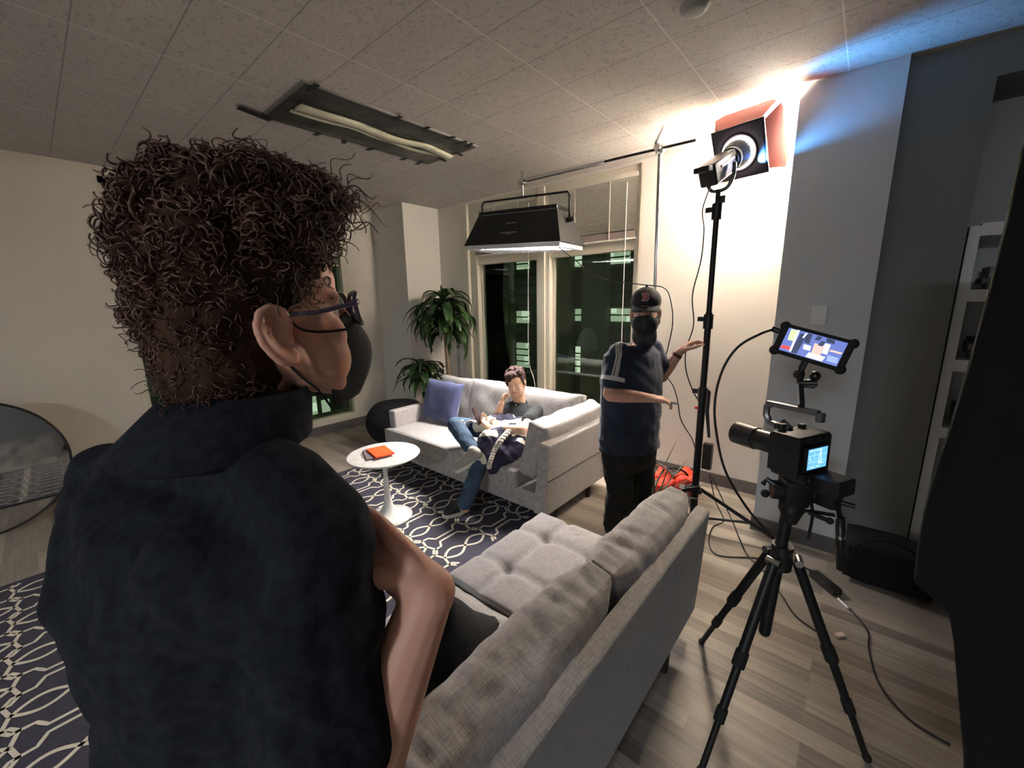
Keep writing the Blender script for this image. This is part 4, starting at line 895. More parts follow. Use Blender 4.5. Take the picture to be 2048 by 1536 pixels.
# ------------------------------------------------------------------ people
def basis(f, u=V(0, 0, 1)):
    f = Vector(f).normalized(); s = f.cross(u).normalized(); u2 = s.cross(f).normalized(); return f, s, u2
def head_prims(H, f, s, u, k=1.0, ear_detail=False, necklen=.17, neckdir=None):
    """H = centre of the head between the ears; f forward, s to the person's right, u up"""
    def P(a, b_, c): return H+f*a*k+s*b_*k+u*c*k
    R3 = Matrix((f, s, u)).transposed()
    def E(c, r): return ('e', P(*c), [x*k for x in r], R3)
    pr = [E((-.012, 0, .038), (.096, .077, .086)), E((.028, 0, -.020), (.062, .063, .088)), E((.030, 0, .045), (.064, .064, .055)),
          E((.060, 0, -.098), (.026, .032, .022)), E((.050, .0, -.072), (.042, .046, .036)),
          E((.058, .034, -.030), (.026, .024, .030)), E((.058, -.034, -.030), (.026, .024, .030)), E((.076, 0, .020), (.016, .048, .013)),
          ('c', P(.088, 0, .008), .0075*k, P(.108, 0, -.034), .0115*k), E((.098, .011, -.037), (.010, .008, .007)), E((.098, -.011, -.037), (.010, .008, .007)),
          E((.088, 0, -.060), (.010, .023, .006)), E((.086, 0, -.070), (.010, .020, .007))]
    for q in (-1, 1):
        pr.append(E((.044, q*.037, -.060), (.038, .025, .044)))
        pr += chain([P(.050, q*.032, -.098), P(.014, q*.046, -.080), P(-.004, q*.054, -.042)], [.019*k, .019*k, .022*k])
    for q in (-1, 1):
        if ear_detail and q == 1:
            def G(a, c, o=0): return P(-.010+a, .076+o, -.014+c)
            hel = [(.010, -.004), (.014, .014), (.010, .029), (-.003, .036), (-.017, .031), (-.024, .016), (-.023, -.002), (-.016, -.018), (-.006, -.030), (.004, -.033), (.009, -.024)]
            outs = [0, .004, .008, .012, .016, .018, .019, .016, .010, .005, .003]
            pr += chain([G(a, c, o) for (a, c), o in zip(hel, outs)], [.0045*k, .005*k, .005*k, .005*k, .0052*k, .0055*k, .0058*k, .0062*k, .008*k, .0085*k, .006*k])
            pr += chain([G(-.006, .024, .006), G(-.013, .012, .011), G(-.012, -.006, .010), G(-.003, -.018, .006)], [.0042*k]*4)
            pr += [('e', G(-.004, .0, .0), (.018*k, .006*k, .027*k), R3), ('e', G(.010, -.008, .006), (.005*k, .005*k, .007*k), R3)]
        else: pr += [('e', P(-.010, q*.080, -.012), (.017*k, .009*k, .031*k), R3)]
    nb = P(-.030, 0, -necklen) if neckdir is None else neckdir
    pr += [('c', P(-.020, 0, -.045), .052*k, nb, .058*k)]
    return pr, P, R3
def hand_prims(wr, fd, pn, L=.18, curl=.6, side=1, fw=.0085, spread=.12, thumb=.7):
    """wrist, finger direction, palm normal; side = which way the thumb leaves"""
    fd = Vector(fd).normalized(); pn = Vector(pn); pn = (pn-fd*pn.dot(fd)).normalized(); sd_ = fd.cross(pn)*side
    k = L/.18; pr = [('c', wr, .024*k, wr+fd*.03*k, .026*k)]
    for i, off in enumerate((-.030, -.010, .011, .030)):
        pr.append(('c', wr+fd*.02*k+sd_*off*.6*k, .0155*k, wr+fd*.085*k+sd_*off*k, .0125*k))
        ln = (.060, .072, .078, .070)[i]*k if True else 0
        p = wr+fd*.088*k+sd_*off*k; d = (fd+sd_*off*spread*8).normalized(); ang = curl*(.8+.12*i*0+.1*(3-i))
        for j, q in enumerate((.42, .32, .26)):
            ca, sa = math.cos(ang*(j+.6)), math.sin(ang*(j+.6)); dd = d*ca+pn*sa
            p2 = p+dd*ln*q*1.05; pr.append(('c', p, fw*k*(1.06-.1*j), p2, fw*k*(.98-.12*j))); p = p2
    t0 = wr+fd*.028*k+sd_*.026*k; t1 = t0+(fd*.6+sd_*.75+pn*.35*thumb).normalized()*.042*k; t2 = t1+(fd*.85+sd_*.25+pn*.5*thumb).normalized()*.032*k; t3 = t2+(fd*.9+pn*.55*thumb).normalized()*.024*k
    pr += chain([t0, t1, t2, t3], [.015*k, .0115*k, .0098*k, .0085*k])
    return pr
def eyes(P, k, R3, parent, iris=M_iris, brow=None):
    for q in (-1, 1):
        b = MB(); b.ell(P(.068, q*.031, .000), .0125*k, None, 16, 12); e = b.obj('eye', M_eyew, parent, smooth='all')
        b = MB(); b.ell(P(.0765, q*.031, .000), (.005*k, .006*k, .006*k), R3, 12, 8); b.obj('iris', iris, e, smooth='all')
        b = MB(); b.tube(bez([P(.078, q*.014, .019), P(.083, q*.030, .025), P(.070, q*.048, .018)], 4), [.0015*k, .0028*k, .003*k, .003*k, .0028*k, .0024*k, .0018*k, .0012*k, .0005*k], 6); b.obj('eyebrow', brow or M_brow, parent, smooth='all')
    b = MB(); b.tube(bez([P(.086, -.024, -.066), P(.096, -.008, -.064), P(.096, .008, -.064), P(.086, .024, -.066)], 4), .0042*k, 6); b.obj('lips', M_lip, parent, smooth='all')
M_brow = mat('eyebrow_hair', (.03, .02, .015), .8)
def hair_mat(name, c): return mat(name, c, .9, spec=.15, nscale=30, var=.5, bump=.8, dist=.006, stretch=(1, 1, .35))
def shoe(t, toe, heel, m, msole, u=V(0, 0, 1), w_=.045, h=.075):
    f = (toe-heel); L = f.length; f.normalize(); s = f.cross(u).normalized(); u = s.cross(f)
    o = blob('shoe', [('c', heel+f*.04+u*.04, .040, toe-f*.045+u*.028, .036), ('c', heel+f*.035+u*.045, .036, heel+f*.06+u*.085, .040), ('c', toe-f*.09+u*.045, .036, toe-f*.04+u*.027, .036), ('c', heel+f*.09+u*.075, .034, toe-f*.09+u*.045, .034)], m, t, .007, 4)
    b = MB(); rings = []
    for z, g in ((-.002, 1.0), (.018, 1.03), (.024, .98)):
        r = []
        for i in range(28):
            a = 2*math.pi*i/28; x = math.cos(a); y = math.sin(a)
            r.append(heel+f*(L/2+x*(L/2+.004)*g)+s*(y*(w_+.008*x-.004*(1-abs(x)))*g)+u*z)
        rings.append(r)
    b.loft(rings); b.obj('sole', msole, o, smooth=True)
    return o
# ---- foreground person, seen from behind
RH = V(CR.x, CR.y, 0).normalized(); FH = V(CF.x, CF.y, 0).normalized()
ear = PD(556, 668, .50)
hf = (RH*.755+FH*.65+V(0, 0, .14)).normalized(); f_, s_, u_ = basis(hf)
Hc = ear-s_*.080+f_*.012+u_*.012
t = thing('person', 'person with curly hair and glasses in a dark shirt, back turned, close by', 'person', (Hc.x-.05, Hc.y+.1, 0))
A = t
rs = PD(625, 1085, .475); ls = PD(245, 965, .62); ls.z = rs.z; mid = (rs+ls)/2
ts = (rs-ls).normalized(); tf_ = V(-ts.y, ts.x, 0).normalized()   # torso right / forward
if tf_.dot(FH) < 0: tf_ = -tf_
nb = PD(440, 850, .53)
hp, P, R3 = head_prims(Hc, f_, s_, u_, 1.0, True, neckdir=nb)
elb = PD(670, 1690, .47); wr = PD(858, 1185, .515); 
hip = mid-V(0, 0, .50)+tf_*.0
pr = hp+[('l', [(mid+V(0, 0, .03), .12, .06), (mid-V(0, 0, .04), .19, .095), (mid-V(0, 0, .16), .175, .115), (mid-V(0, 0, .32), .155, .11), (hip, .17, .12), (hip-V(0, 0, .1), .17, .12)], ts, tf_)]
pr += chain([rs, rs.lerp(elb, .5), elb], [.056, .050, .042]) + chain([elb, elb.lerp(wr, .3), elb.lerp(wr, .75), wr], [.044, .047, .037, .032])
fd = (PD(735, 1075, .57)-wr); pnrm = V(0, 0, -1)-CF*.1-CR*.6
pr += [('c', wr, .034, wr+fd.normalized()*.03, .032), ('c', wr+fd.normalized()*.03, .032, wr+fd.normalized()*.08, .034)]+hand_prims(wr+fd.normalized()*.015, fd, pnrm, .20, .65, 1, .0095)
fdn = fd.normalized(); pr += chain([wr+fdn*.012+CU*.016-CF*.004, wr+fdn*.055+CU*.040-CF*.018, wr+fdn*.095+CU*.046-CF*.020, wr+fdn*.125+CU*.040-CF*.012], [.017, .0130, .0115, .0095])
pr += chain([wr+fdn*.05+CU*.012-CF*.014, wr+fdn*.10+CU*.014-CF*.020, wr+fdn*.135+CU*.004-CF*.012], [.013, .0115, .0095])
elL = ls-V(0, 0, .27)+tf_*.05-ts*.04; wrL = elL+tf_*.20+ts*.08+V(0, 0, .02)
pr += chain([ls, elL], [.054, .042])+chain([elL, wrL], [.042, .028])+hand_prims(wrL, wrL-elL, -ts, .185, .5, 1)
for q in (-1, 1):
    hj = hip+ts*.09*q-V(0, 0, .06); kn_ = hj-V(0, 0, .40)+tf_*.02; an = kn_-V(0, 0, .0); an = V(kn_.x, kn_.y, .09)-tf_*.02
    pr += chain([hj, kn_, an], [.085, .058, .042])+[('c', an, .04, an+tf_*.12-V(0, 0, .05), .035)]
body = blob('body', pr, M_skinA, t, .0036, 3)
# shirt
sr = [(mid+V(0, 0, .050)+tf_*-.01, .10, .07), (mid+V(0, 0, .02)-tf_*.01, .19, .10), (mid-V(0, 0, .05)-tf_*.01, .212, .135), (mid-V(0, 0, .15), .202, .145), (mid-V(0, 0, .32), .192, .145), (hip-V(0, 0, .06), .205, .155), (hip-V(0, 0, .16), .21, .16)]
se = rs.lerp(elb, .62); seL = ls.lerp(elL, .8)
pr = [('l', sr, ts, tf_), ('c', mid+ts*.09-tf_*.03-V(0, 0, .03), .095, rs+V(0, 0, -.03), .066), ('c', mid-ts*.09-tf_*.03-V(0, 0, .03), .095, ls+V(0, 0, -.03), .082)]+chain([nb-V(0, 0, .015), (nb+rs)/2+V(0, 0, .004), rs+V(0, 0, .0)], [.066, .060, .064])+chain([nb-V(0, 0, .015), (nb+ls)/2+V(0, 0, .004), ls+V(0, 0, .0)], [.066, .060, .064])+chain([rs+V(0, 0, -.005), rs.lerp(elb, .35), se], [.070, .073, .075])+chain([ls, seL], [.076, .078])
def wrinkle(amp, sc, ax):
    def fn(co, nr):
        return co+nr*(amp*.22*noise.noise(co*sc*4.5)+amp*.30*math.sin(co.dot(ax)*130+9*noise.noise(co*9))*max(0, noise.noise(co*5))+amp*noise.noise(co*sc)+amp*.6*noise.noise(Vector((co.x*sc*2.2, co.y*sc*2.2, co.z*sc*.8)))+amp*.35*math.sin(co.dot(ax)*55+6*noise.noise(co*6)))
    return fn
blob('shirt', pr, M_navy, t, .006, 8, wrinkle(.013, 7, V(.3, .2, 1)))
# collar
b = MB(); rings = []; nn_ = (Hc-nb).normalized(); cb = nb-V(0, 0, .008)
for z, r1, r2 in ((-.02, .088, .080), (.025, .082, .076), (.058, .080, .074), (.061, .086, .080), (.038, .097, .090), (-.012, .118, .108), (-.020, .112, .10)):
    rings.append([cb+nn_*z+ts*math.cos(a)*r1+tf_*math.sin(a)*r2*1.0 for a in [2*math.pi*i/40 for i in range(40)]])
rings.append(rings[0]); b.loft(rings, cap=False); o = b.obj('collar', M_navy, t, smooth='all'); 
# trousers and shoes
M_trou = mat('dark_trousers', (.012, .012, .015), .9, nscale=10, bump=.4)
pr = [('l', [(hip+V(0, 0, .0), .18, .125), (hip-V(0, 0, .12), .19, .14)], ts, tf_)]
for q in (-1, 1):
    hj = hip+ts*.09*q-V(0, 0, .06); kn_ = hj-V(0, 0, .40)+tf_*.02; an = V(kn_.x, kn_.y, .09)-tf_*.02
    pr += chain([hj, kn_, an], [.10, .075, .062])
blob('trousers', pr, M_trou, t, .01, 5)
for q in (-1, 1):
    hj = hip+ts*.09*q; kn_ = V(hj.x, hj.y, .0)
    shoe(t, V(kn_.x, kn_.y, .015)+tf_*.17, V(kn_.x, kn_.y, .015)-tf_*.10, M_blackp, M_rubber)
# hair: dense curly mass plus individual curls
M_hair = hair_mat('brown_hair', (.050, .026, .016)); M_hair2 = mat('brown_curls', (.115, .055, .034), .42, nscale=18, var=.4, spec=.6)
def HP(a, b_, c): return P(a, b_, c)
hp_ = [('e', HP(-.028, 0, .080), (.112, .098, .110), R3), ('e', HP(-.050, 0, .02), (.096, .080, .10), R3), ('e', HP(.040, .0, .138), (.085, .088, .060), R3), ('e', HP(-.070, 0, -.050), (.072, .084, .09), R3), ('e', HP(-.066, .0, -.115), (.062, .072, .075), R3), ('e', HP(-.050, .046, -.02), (.036, .030, .072), R3), ]
for i in range(46):
    a = random.uniform(0, 2*math.pi); e_ = random.uniform(.0, 1.4)
    c = HP(-.015+.100*math.cos(a)*math.cos(e_), .086*math.sin(a)*math.cos(e_), .085+.095*math.sin(e_))
    if (c-Hc).dot(f_) > .06 and (c-Hc).dot(u_) < .10: continue
    if (c-Hc).dot(s_) > .045 and (c-Hc).dot(u_) < .055 and abs((c-Hc).dot(f_)+.01) < .065: continue
    hp_.append(('e', c, random.uniform(.020, .034)))
hair = blob('hair', hp_, M_hair, t, .006, 3, lambda co, nr: co+nr*(.006*noise.noise(co*28)+.004*noise.noise(co*60)))
b = MB(); rnd = random.Random(12)
def curl(b, p, d, r, ln, turns, th):
    x = d.orthogonal().normalized(); x = Matrix.Rotation(rnd.uniform(0, 6.28), 3, d) @ x; y = d.cross(x); pts = []
    n = int(9*turns)+3; bend = (u_*rnd.uniform(-.8, .3)+x*rnd.uniform(-.6, .6))
    for i in range(n):
        q = i/(n-1); a = q*turns*6.283; rr = r*(1-.3*q)
        pts.append(p+d*ln*q+bend*ln*q*q*.6+x*math.cos(a)*rr+y*math.sin(a)*rr)
    b.tube(pts, [th*(1-.6*i/n) for i in range(n)], 4)
hbv = None
from mathutils.bvhtree import BVHTree
hm = hair.data; npl = len(hm.polygons); cnt = 0; tries = 0
while cnt < 2700 and tries < 20000:
    tries += 1
    pl = hm.polygons[rnd.randrange(npl)]; p = pl.center.copy(); d = pl.normal.copy()
    rel = p-Hc; a_, b2, c2 = rel.dot(f_), rel.dot(s_), rel.dot(u_)
    if d.dot(u_) < -.75: continue
    if -.050 < a_ < .030 and b2 > .045 and -.08 < c2 < .030: continue
    up_ = max(0, min(1, (c2+.02)/.14))
    tang = d.orthogonal().normalized(); tang = Matrix.Rotation(rnd.uniform(0, 6.28), 3, d) @ tang
    dd = (tang*1.0+d*rnd.uniform(-.1, .75)*(.35+.65*up_)-u_*.35*(1-up_)).normalized()
    curl(b, p-d*.003, dd, rnd.uniform(.004, .013)*(.5+.5*up_), rnd.uniform(.012, .034), rnd.uniform(1.0, 2.2), rnd.uniform(.0010, .0024)*(.6+.4*up_)); cnt += 1
for i in range(150):   # fringe over the forehead and temple
    p = HP(rnd.uniform(.05, .115), rnd.uniform(-.06, .080), rnd.uniform(.105, .17)); d = (f_*rnd.uniform(.2, .9)+s_*rnd.uniform(-.3, .6)-u_*rnd.uniform(-.5, .45)).normalized()
    curl(b, p, d, rnd.uniform(.006, .014), rnd.uniform(.02, .06), rnd.uniform(1, 2.2), rnd.uniform(.0008, .0016))
for i in range(120):   # side hair in front of the ear and down the nape
    if i % 2: p = HP(rnd.uniform(.012, .035), rnd.uniform(.066, .080), rnd.uniform(.03, .09))
    else: p = HP(rnd.uniform(-.10, -.05), rnd.uniform(-.03, .07), rnd.uniform(-.15, -.03))
    curl(b, p, (s_*.5-u_*.8+f_*rnd.uniform(-.3, .4)).normalized(), rnd.uniform(.003, .008), rnd.uniform(.015, .035), rnd.uniform(.8, 1.8), rnd.uniform(.0006, .0012))
b.obj('curls', M_hair2, t, smooth='all')
eyes(P, 1, R3, t)
# face mask and ear loops
M_mask = mat('black_mask_cloth', (.020, .020, .022), .85, nscale=90, bump=.5); 
b = MB(); rings = []; 
for i in range(15):
    q = i/14; c = -.012-.118*q; bul = math.sin(math.pi*min(1, max(0, q)))**.6
    r = []
    for j in range(21):
        w_ = j/20*2-1; a = w_*1.05; rad = .052+.052*bul*0+.0
        fx = .082+.046*math.sin(math.pi*(.12+.80*q))*(1-abs(w_)**1.8)-.042*abs(w_)**2.2; sx = w_*(.057-.008*q)
        r.append(P(fx, sx, c+.010*(1-abs(w_))*(1-q)))
    rings.append(r)
for r in rings: b.bm.verts.index_update()
allv = [[b.bm.verts.new(v) for v in r] for r in rings]
for i in range(14):
    for j in range(20): b.bm.faces.new([allv[i][j], allv[i][j+1], allv[i+1][j+1], allv[i+1][j]])
o = b.obj('face_mask', M_mask, t, smooth='all', fix=False); bake(o, [('SOLIDIFY', dict(thickness=.0025))])
for q in (-1, 1):
    b = MB(); b.tube(bez([P(.080, q*.050, -.026), P(.064, q*.0615, -.024), P(.048, q*.066, -.022), P(.030, q*.070, -.018), P(.014, q*.074, -.010), P(.002, q*.074, .008), P(-.012, q*.068, .010)], 5), .0018, 6)
    b.tube(bez([P(.032, q*.054, -.128), P(.020, q*.062, -.098), P(.002, q*.070, -.072), P(-.010, q*.072, -.050)], 5), .0018, 6); b.obj('ear_loop', M_mask, t, smooth='all')
# glasses
M_gfr = mat('clear_grey_acetate', (.10, .08, .13), .2, spec=.8); kk = NT('spectacle_lens'); kk.t.nodes.remove(kk.b); g_ = kk.n('ShaderNodeBsdfGlossy'); g_.inputs['Roughness'].default_value = 0; tr_ = kk.n('ShaderNodeBsdfTransparent'); fz = kk.n('ShaderNodeFresnel', i_IOR=1.5); mz = kk.n('ShaderNodeMixShader'); kk.l(fz, mz.inputs[0]); kk.l(tr_, mz.inputs[1]); kk.l(g_, mz.inputs[2]); kk.l(mz, kk.t.nodes['Material Output'].inputs[0]); M_lens = kk.m
gl = None
b = MB()
for q in (-1, 1):
    c = P(.108, q*.036, .002); 
    pts = []
    for i in range(29):
        a = 2*math.pi*i/28; x = math.copysign(abs(math.cos(a))**.75, math.cos(a))*.029; z = math.copysign(abs(math.sin(a))**.8, math.sin(a))*(.025 if math.sin(a) < 0 else .020)
        pts.append(c+s_*x+u_*z-f_*(.012*max(0, x*q/.027)**1.5))
    b.tube(pts, .0034, 8, False)
    b.tube(bez([P(.098, q*.064, .010), P(.088, q*.073, .009), P(.040, q*.080, .006), P(.004, q*.078, .008), P(-.020, q*.070, -.002)], 5), [.0046]*6+[.0032]*15, 8)
b.tube(bez([P(.110, -.010, .006), P(.114, 0, .009), P(.110, .010, .006)], 4), .0026, 8)
gl = b.obj('glasses', M_gfr, t, smooth='all')
for q in (-1, 1):
    b = MB(); c = P(.1075, q*.036, .001); b.mi = 0
    ring = [c+s_*math.cos(a)*.027+u_*math.sin(a)*.020-f_*(.012*max(0, math.cos(a)*q)**1.5) for a in [2*math.pi*i/24 for i in range(24)]]
    vv = [b.bm.verts.new(v) for v in ring]; b.bm.faces.new(vv); b.obj('lens', M_lens, gl, fix=False)
wc = wr-CR*.0
b = MB(); q0 = PD(745, 1140, .60); b.box(q0, (.03, .05, .035), RC, bev=.006); b.box(q0+V(0, 0, .02), (.012, .03, .012), RC, bev=.003); tag(b.obj('camera_viewfinder', M_blackp, smooth=True), 'small black device held at the chest by the curly haired person', 'device')

# ---- seated person
f_, s_, u_ = basis(V(.42, -.88, -.10)); Hc = PY(1032, 766, 2.66)
t = thing('person', 'person in a black polo sitting on the far sofa holding a phone', 'person', (-2.2, 2.5, 0))
Q = Matrix.Rotation(math.radians(8), 3, f_); s_ = Q @ s_; u_ = Q @ u_
rs = PY(1012, 812, 2.64); ls = PY(1063, 822, 2.60); rs.z = ls.z = (rs.z+ls.z)/2
md = (rs+ls)/2; ts = (rs-ls).normalized()
ts = V(-.92, -.22, 0).normalized(); md = PY(1040, 818, 2.68); rs = md+ts*.155; ls = md-ts*.155
hip = PY(1036, 872, 2.52); hip.z = .49
hp, P, R3 = head_prims(Hc, f_, s_, u_, .98, False, neckdir=md+V(0, 0, .03))
up = (md-hip).normalized(); tfw = up.cross(ts); tfw = tfw if tfw.y < 0 else -tfw
torso = [(md+up*.04, .10, .05), (md, .165, .08), (md.lerp(hip, .3), .155, .10), (md.lerp(hip, .7), .15, .10), (hip, .16, .11)]
re = PY(990, 848, 2.42); rh = PY(1003, 808, 2.46); le = PY(1046, 860, 2.28); lw = PY(980, 856, 2.21); 
kR = PY(911, 850, 2.16); aR = PY(950, 905, 1.99)
kL = PY(972, 880, 2.08); kL.z = .52; aL = PZ(930, 1018, .10); aL = V(aL.x, aL.y, .11)
pr = hp+[('l', torso, ts, tfw)]+chain([rs, re], [.045, .038])+chain([re, re.lerp(rh, .3), rh], [.037, .036, .025])+chain([ls, le], [.046, .040])+chain([le, le.lerp(lw, .35), lw], [.038, .036, .024])
pr += hand_prims(rh, (PY(1011, 786, 2.52)-rh), s_*-1-f_*.1, .15, 1.15, -1, .008)
pr += hand_prims(lw, (PY(959, 837, 2.16)-lw), V(.55, .3, .6), .165, .75, 1, .008)
pr += chain([hip+ts*.09, kR, aR], [.085, .055, .040])+chain([hip-ts*.09, kL, aL], [.085, .055, .040])
body = blob('body', pr, M_skinC, t, .005, 3)
M_polo = mat('black_polo_cloth', (.007, .009, .011), .9, nscale=9, bump=.5, dist=.008, var=.2); M_jean = mat('blue_denim', (.030, .062, .11), .85, nscale=12, bump=.5, dist=.006, var=.35)
pr = [('l', [(c, a*1.10+.008, b_*1.12+.012) for c, a, b_ in torso], ts, tfw)]+chain([rs, rs.lerp(re, .6)], [.058, .062])+chain([ls, ls.lerp(le, .58)], [.060, .066])
blob('polo_shirt', pr, M_polo, t, .008, 5, wrinkle(.005, 9, V(1, .3, 1)))
b = MB(); rings = []; cb = md+up*.055
for z, r_ in ((-.01, .068), (.03, .062), (.034, .066), (-.008, .080), (-.012, .074)): rings.append([cb+up*z+ts*math.cos(a)*r_+tfw*math.sin(a)*r_*.92 for a in [2*math.pi*i/28 for i in range(28)]])
rings.append(rings[0]); b.loft(rings, cap=False); b.obj('collar', M_polo, t, smooth='all')
b = MB(); b.ell(md+tfw*.11-up*.03, .006); b.obj('button', M_white, t)
pr = [('e', hip, (.17, .13, .10))]+chain([hip+ts*.09, kR, aR-(aR-kR).normalized()*.02], [.095, .070, .058])+chain([hip-ts*.09, kL, aL+V(0, 0, .03)], [.095, .068, .055])
blob('jeans', pr, M_jean, t, .008, 4, wrinkle(.004, 14, V(0, .3, 1)))
M_sneak = mat('grey_suede_shoe', (.32, .29, .26), .8, nscale=30, bump=.2); M_sole = mat('pale_sole', (.62, .57, .48), .6); M_dsh = mat('dark_shoe', (.02, .02, .02), .7)
shoe(t, PY(912, 944, 1.93), PY(972, 912, 2.02), M_sneak, M_sole, V(.05, -.25, .95))
tz = PZ(886, 1036, .013); hz = PZ(938, 1020, .013); shoe(t, V(tz.x, tz.y, .016), V(hz.x, hz.y, .016), M_dsh, M_sole)
M_hair3 = hair_mat('short_dark_hair', (.06, .036, .034))
hp_ = [('e', P(-.022, 0, .062), (.100, .088, .080), R3), ('e', P(.052, .018, .088), (.052, .062, .036), R3), ('e', P(.082, .036, .060), (.020, .036, .026), R3), ('e', P(-.04, 0, .0), (.070, .082, .075), R3), ('e', P(.03, .070, .030), (.030, .014, .045), R3), ('e', P(.02, -.074, .034), (.022, .010, .035), R3), ('e', P(-.06, 0, -.05), (.045, .060, .05), R3)]
for i in range(26): 
    a = rnd.uniform(0, 6.28); e_ = rnd.uniform(.3, 1.4); hp_.append(('e', P(-.01+.095*math.cos(a)*math.cos(e_), .082*math.sin(a)*math.cos(e_), .065+.075*math.sin(e_)), .018))
blob('hair', hp_, M_hair3, t, .005, 2, lambda co, nr: co+nr*.004*noise.noise(co*50))
eyes(P, .98, R3, t)
# phone in hand
ph = PY(954, 831, 2.145); b = MB(); d = (PY(950, 815, 2.22)-PY(962, 846, 2.24)).normalized(); fr_ = V(.75, .3, .5); fr_ = (fr_-d*fr_.dot(d)).normalized()
RP = Matrix((d.cross(fr_), fr_, d)).transposed(); b.box(ph, (.072, .009, .145), RP, bev=.003); tag(b.obj('smartphone', mat('dark_phone', (.05, .03, .03), .3), smooth=True), 'dark smartphone held by the seated person', 'phone')
# blanket over the lap
M_bl = NT('patterned_blanket'); tc = M_bl.n('ShaderNodeTexCoord'); nz = M_bl.n('ShaderNodeTexNoise', i_Scale=4.6, i_Detail=.5, i_Distortion=.6); M_bl.l(tc.outputs['Object'], nz.inputs['Vector'])
cr = M_bl.n('ShaderNodeValToRGB'); cr.color_ramp.interpolation = 'CONSTANT'; e = cr.color_ramp.elements; e[0].color = (.022, .020, .045, 1); e[0].position = 0; e[1].position = .51; e[1].color = (.66, .60, .48, 1); M_bl.l(nz.outputs[0], cr.inputs[0]); M_bl.l(cr, M_bl.b.inputs['Base Color']); M_bl.b.inputs['Roughness'].default_value = .95; M_blk = M_bl.m
hl = hip-ts*.02
t = thing('blanket', 'navy and cream patterned throw blanket over the lap of the seated person', 'blanket', (-2.1, 2.3, 0))
pr = chain([hip+tfw*.12-ts*.06-V(0, 0, .01), kL+V(0, .02, .03), kL+V(.03, -.03, -.06)], [.105, .092, .08])+chain([hip-ts*.14+V(0, -.05, -.04), PY(1002, 908, 2.14), PY(985, 935, 2.06)], [.09, .07, .05])+chain([PY(1035, 895, 2.3), PY(1012, 910, 2.16), PY(990, 930, 2.09)], [.08, .07, .04])
pr += chain([hip+ts*.06+tfw*.1+V(0, 0, .02), kR+(hip-kR)*.35+V(0, 0, .03)], [.09, .075])
blob('throw', pr, M_blk, t, .009, 5, wrinkle(.012, 11, V(1, .8, .3)))
M_fr = mat('twisted_fringe', (.60, .54, .48), .9, nscale=60, var=.6, bump=.8)
b = MB()
pts = bez([PY(1019, 862, 2.22), PY(1003, 880, 2.12), PY(990, 900, 2.07), PY(982, 920, 2.02), PY(979, 934, 2.0)], 10)
for k_ in range(3):
    b.tube([p+V(.012*math.cos(i*.8+k_*2.1), -.006, .012*math.sin(i*.8+k_*2.1)) for i, p in enumerate(pts)], .012, 8)
b.tube([p+V(.008*math.sin(i*1.7), 0, .012*math.cos(i)) for i, p in enumerate(bez([PY(990, 838, 2.3), PY(960, 842, 2.24), PY(930, 846, 2.18), PY(922, 842, 2.17)], 8))], .012, 8)
b.obj('fringe', M_fr, t, smooth='all')

# ---- standing person
t = thing('person', 'person in a baseball cap, patterned mask and blue striped tee standing at the silver stand', 'person', (-1.1, 2.45, 0))
f_, s_, u_ = basis(V(.35, -.90, -.12)); Hc = PY(1291, 624, 2.42)
hp, P, R3 = head_prims(Hc, f_, s_, u_, 1.04, False, neckdir=PY(1284, 676, 2.44))
rs = PY(1238, 706, 2.30); ls = PY(1306, 700, 2.56); 
md = (rs+ls)/2; md = md+V(-.02, 0, 0); ts = (rs-ls); ts.z = 0; ts.normalize(); tfw = V(-ts.y, ts.x, 0); tfw = tfw if tfw.x > 0 else -tfw
hip = PY(1258, 885, 2.42)
re = PY(1222, 788, 2.22); rw = PY(1296, 796, 2.30); le = PY(1322, 752, 2.62); lw = PY(1359, 704, 2.66)
torso = [(md+V(0, 0, .045), .11, .06), (md-V(0, 0, .01), .20, .095), (md.lerp(hip, .3), .20, .125), (md.lerp(hip, .65), .19, .135), (hip, .185, .13)]
fr = V(-1.13, 2.36, .10); fl = V(-1.08, 2.62, .10)
kr = PY(1240, 985, 2.33); kl = PY(1280, 975, 2.56)
pr = hp+[('l', torso, ts, tfw)]+chain([rs, re], [.056, .048])+chain([re, re.lerp(rw, .35), rw], [.048, .045, .028])+chain([ls, le], [.055, .046])+chain([le, le.lerp(lw, .35), lw], [.044, .042, .027])
pr += hand_prims(rw, PY(1332, 800, 2.36)-rw, V(.1, .2, -1), .185, .55, 1)+hand_prims(lw, PY(1392, 678, 2.72)-lw, V(.45, .25, -.85), .185, .75, -1)
pr += chain([hip+ts*.09-V(0, 0, .05), kr, fr], [.10, .065, .045])+chain([hip-ts*.09-V(0, 0, .05), kl, fl], [.10, .065, .045])
blob('body', pr, M_skinB, t, .005, 3)
M_tee = mat('navy_tee_cloth', (.012, .024, .060), .85, nscale=8, bump=.4, dist=.01, var=.2, sheen=.2)
M_blk2 = mat('black_trouser_cloth', (.010, .011, .012), .85, nscale=10, bump=.5, dist=.012, var=.3)
sre = rs.lerp(re, .68); sle = ls.lerp(le, .6)
pr = [('l', [(c, a*1.09+.006, b_*1.1+.012) for c, a, b_ in torso[:-1]]+[(hip+V(0, 0, .0), .212, .165), (hip-V(0, 0, .03), .215, .168)], ts, tfw)]+chain([rs, sre], [.070, .074])+chain([ls, sle], [.068, .070])
tee = blob('tee_shirt', pr, M_tee, t, .007, 6, wrinkle(.006, 8, V(.5, .2, 1)))
dr = (re-rs).normalized()
b = MB(); b.tube([sre-dr*.022, sre+dr*.002, sre+dr*.004], [.0755, .0765, .070], 24); b.obj('sleeve_cuff', M_white, t, smooth=True)
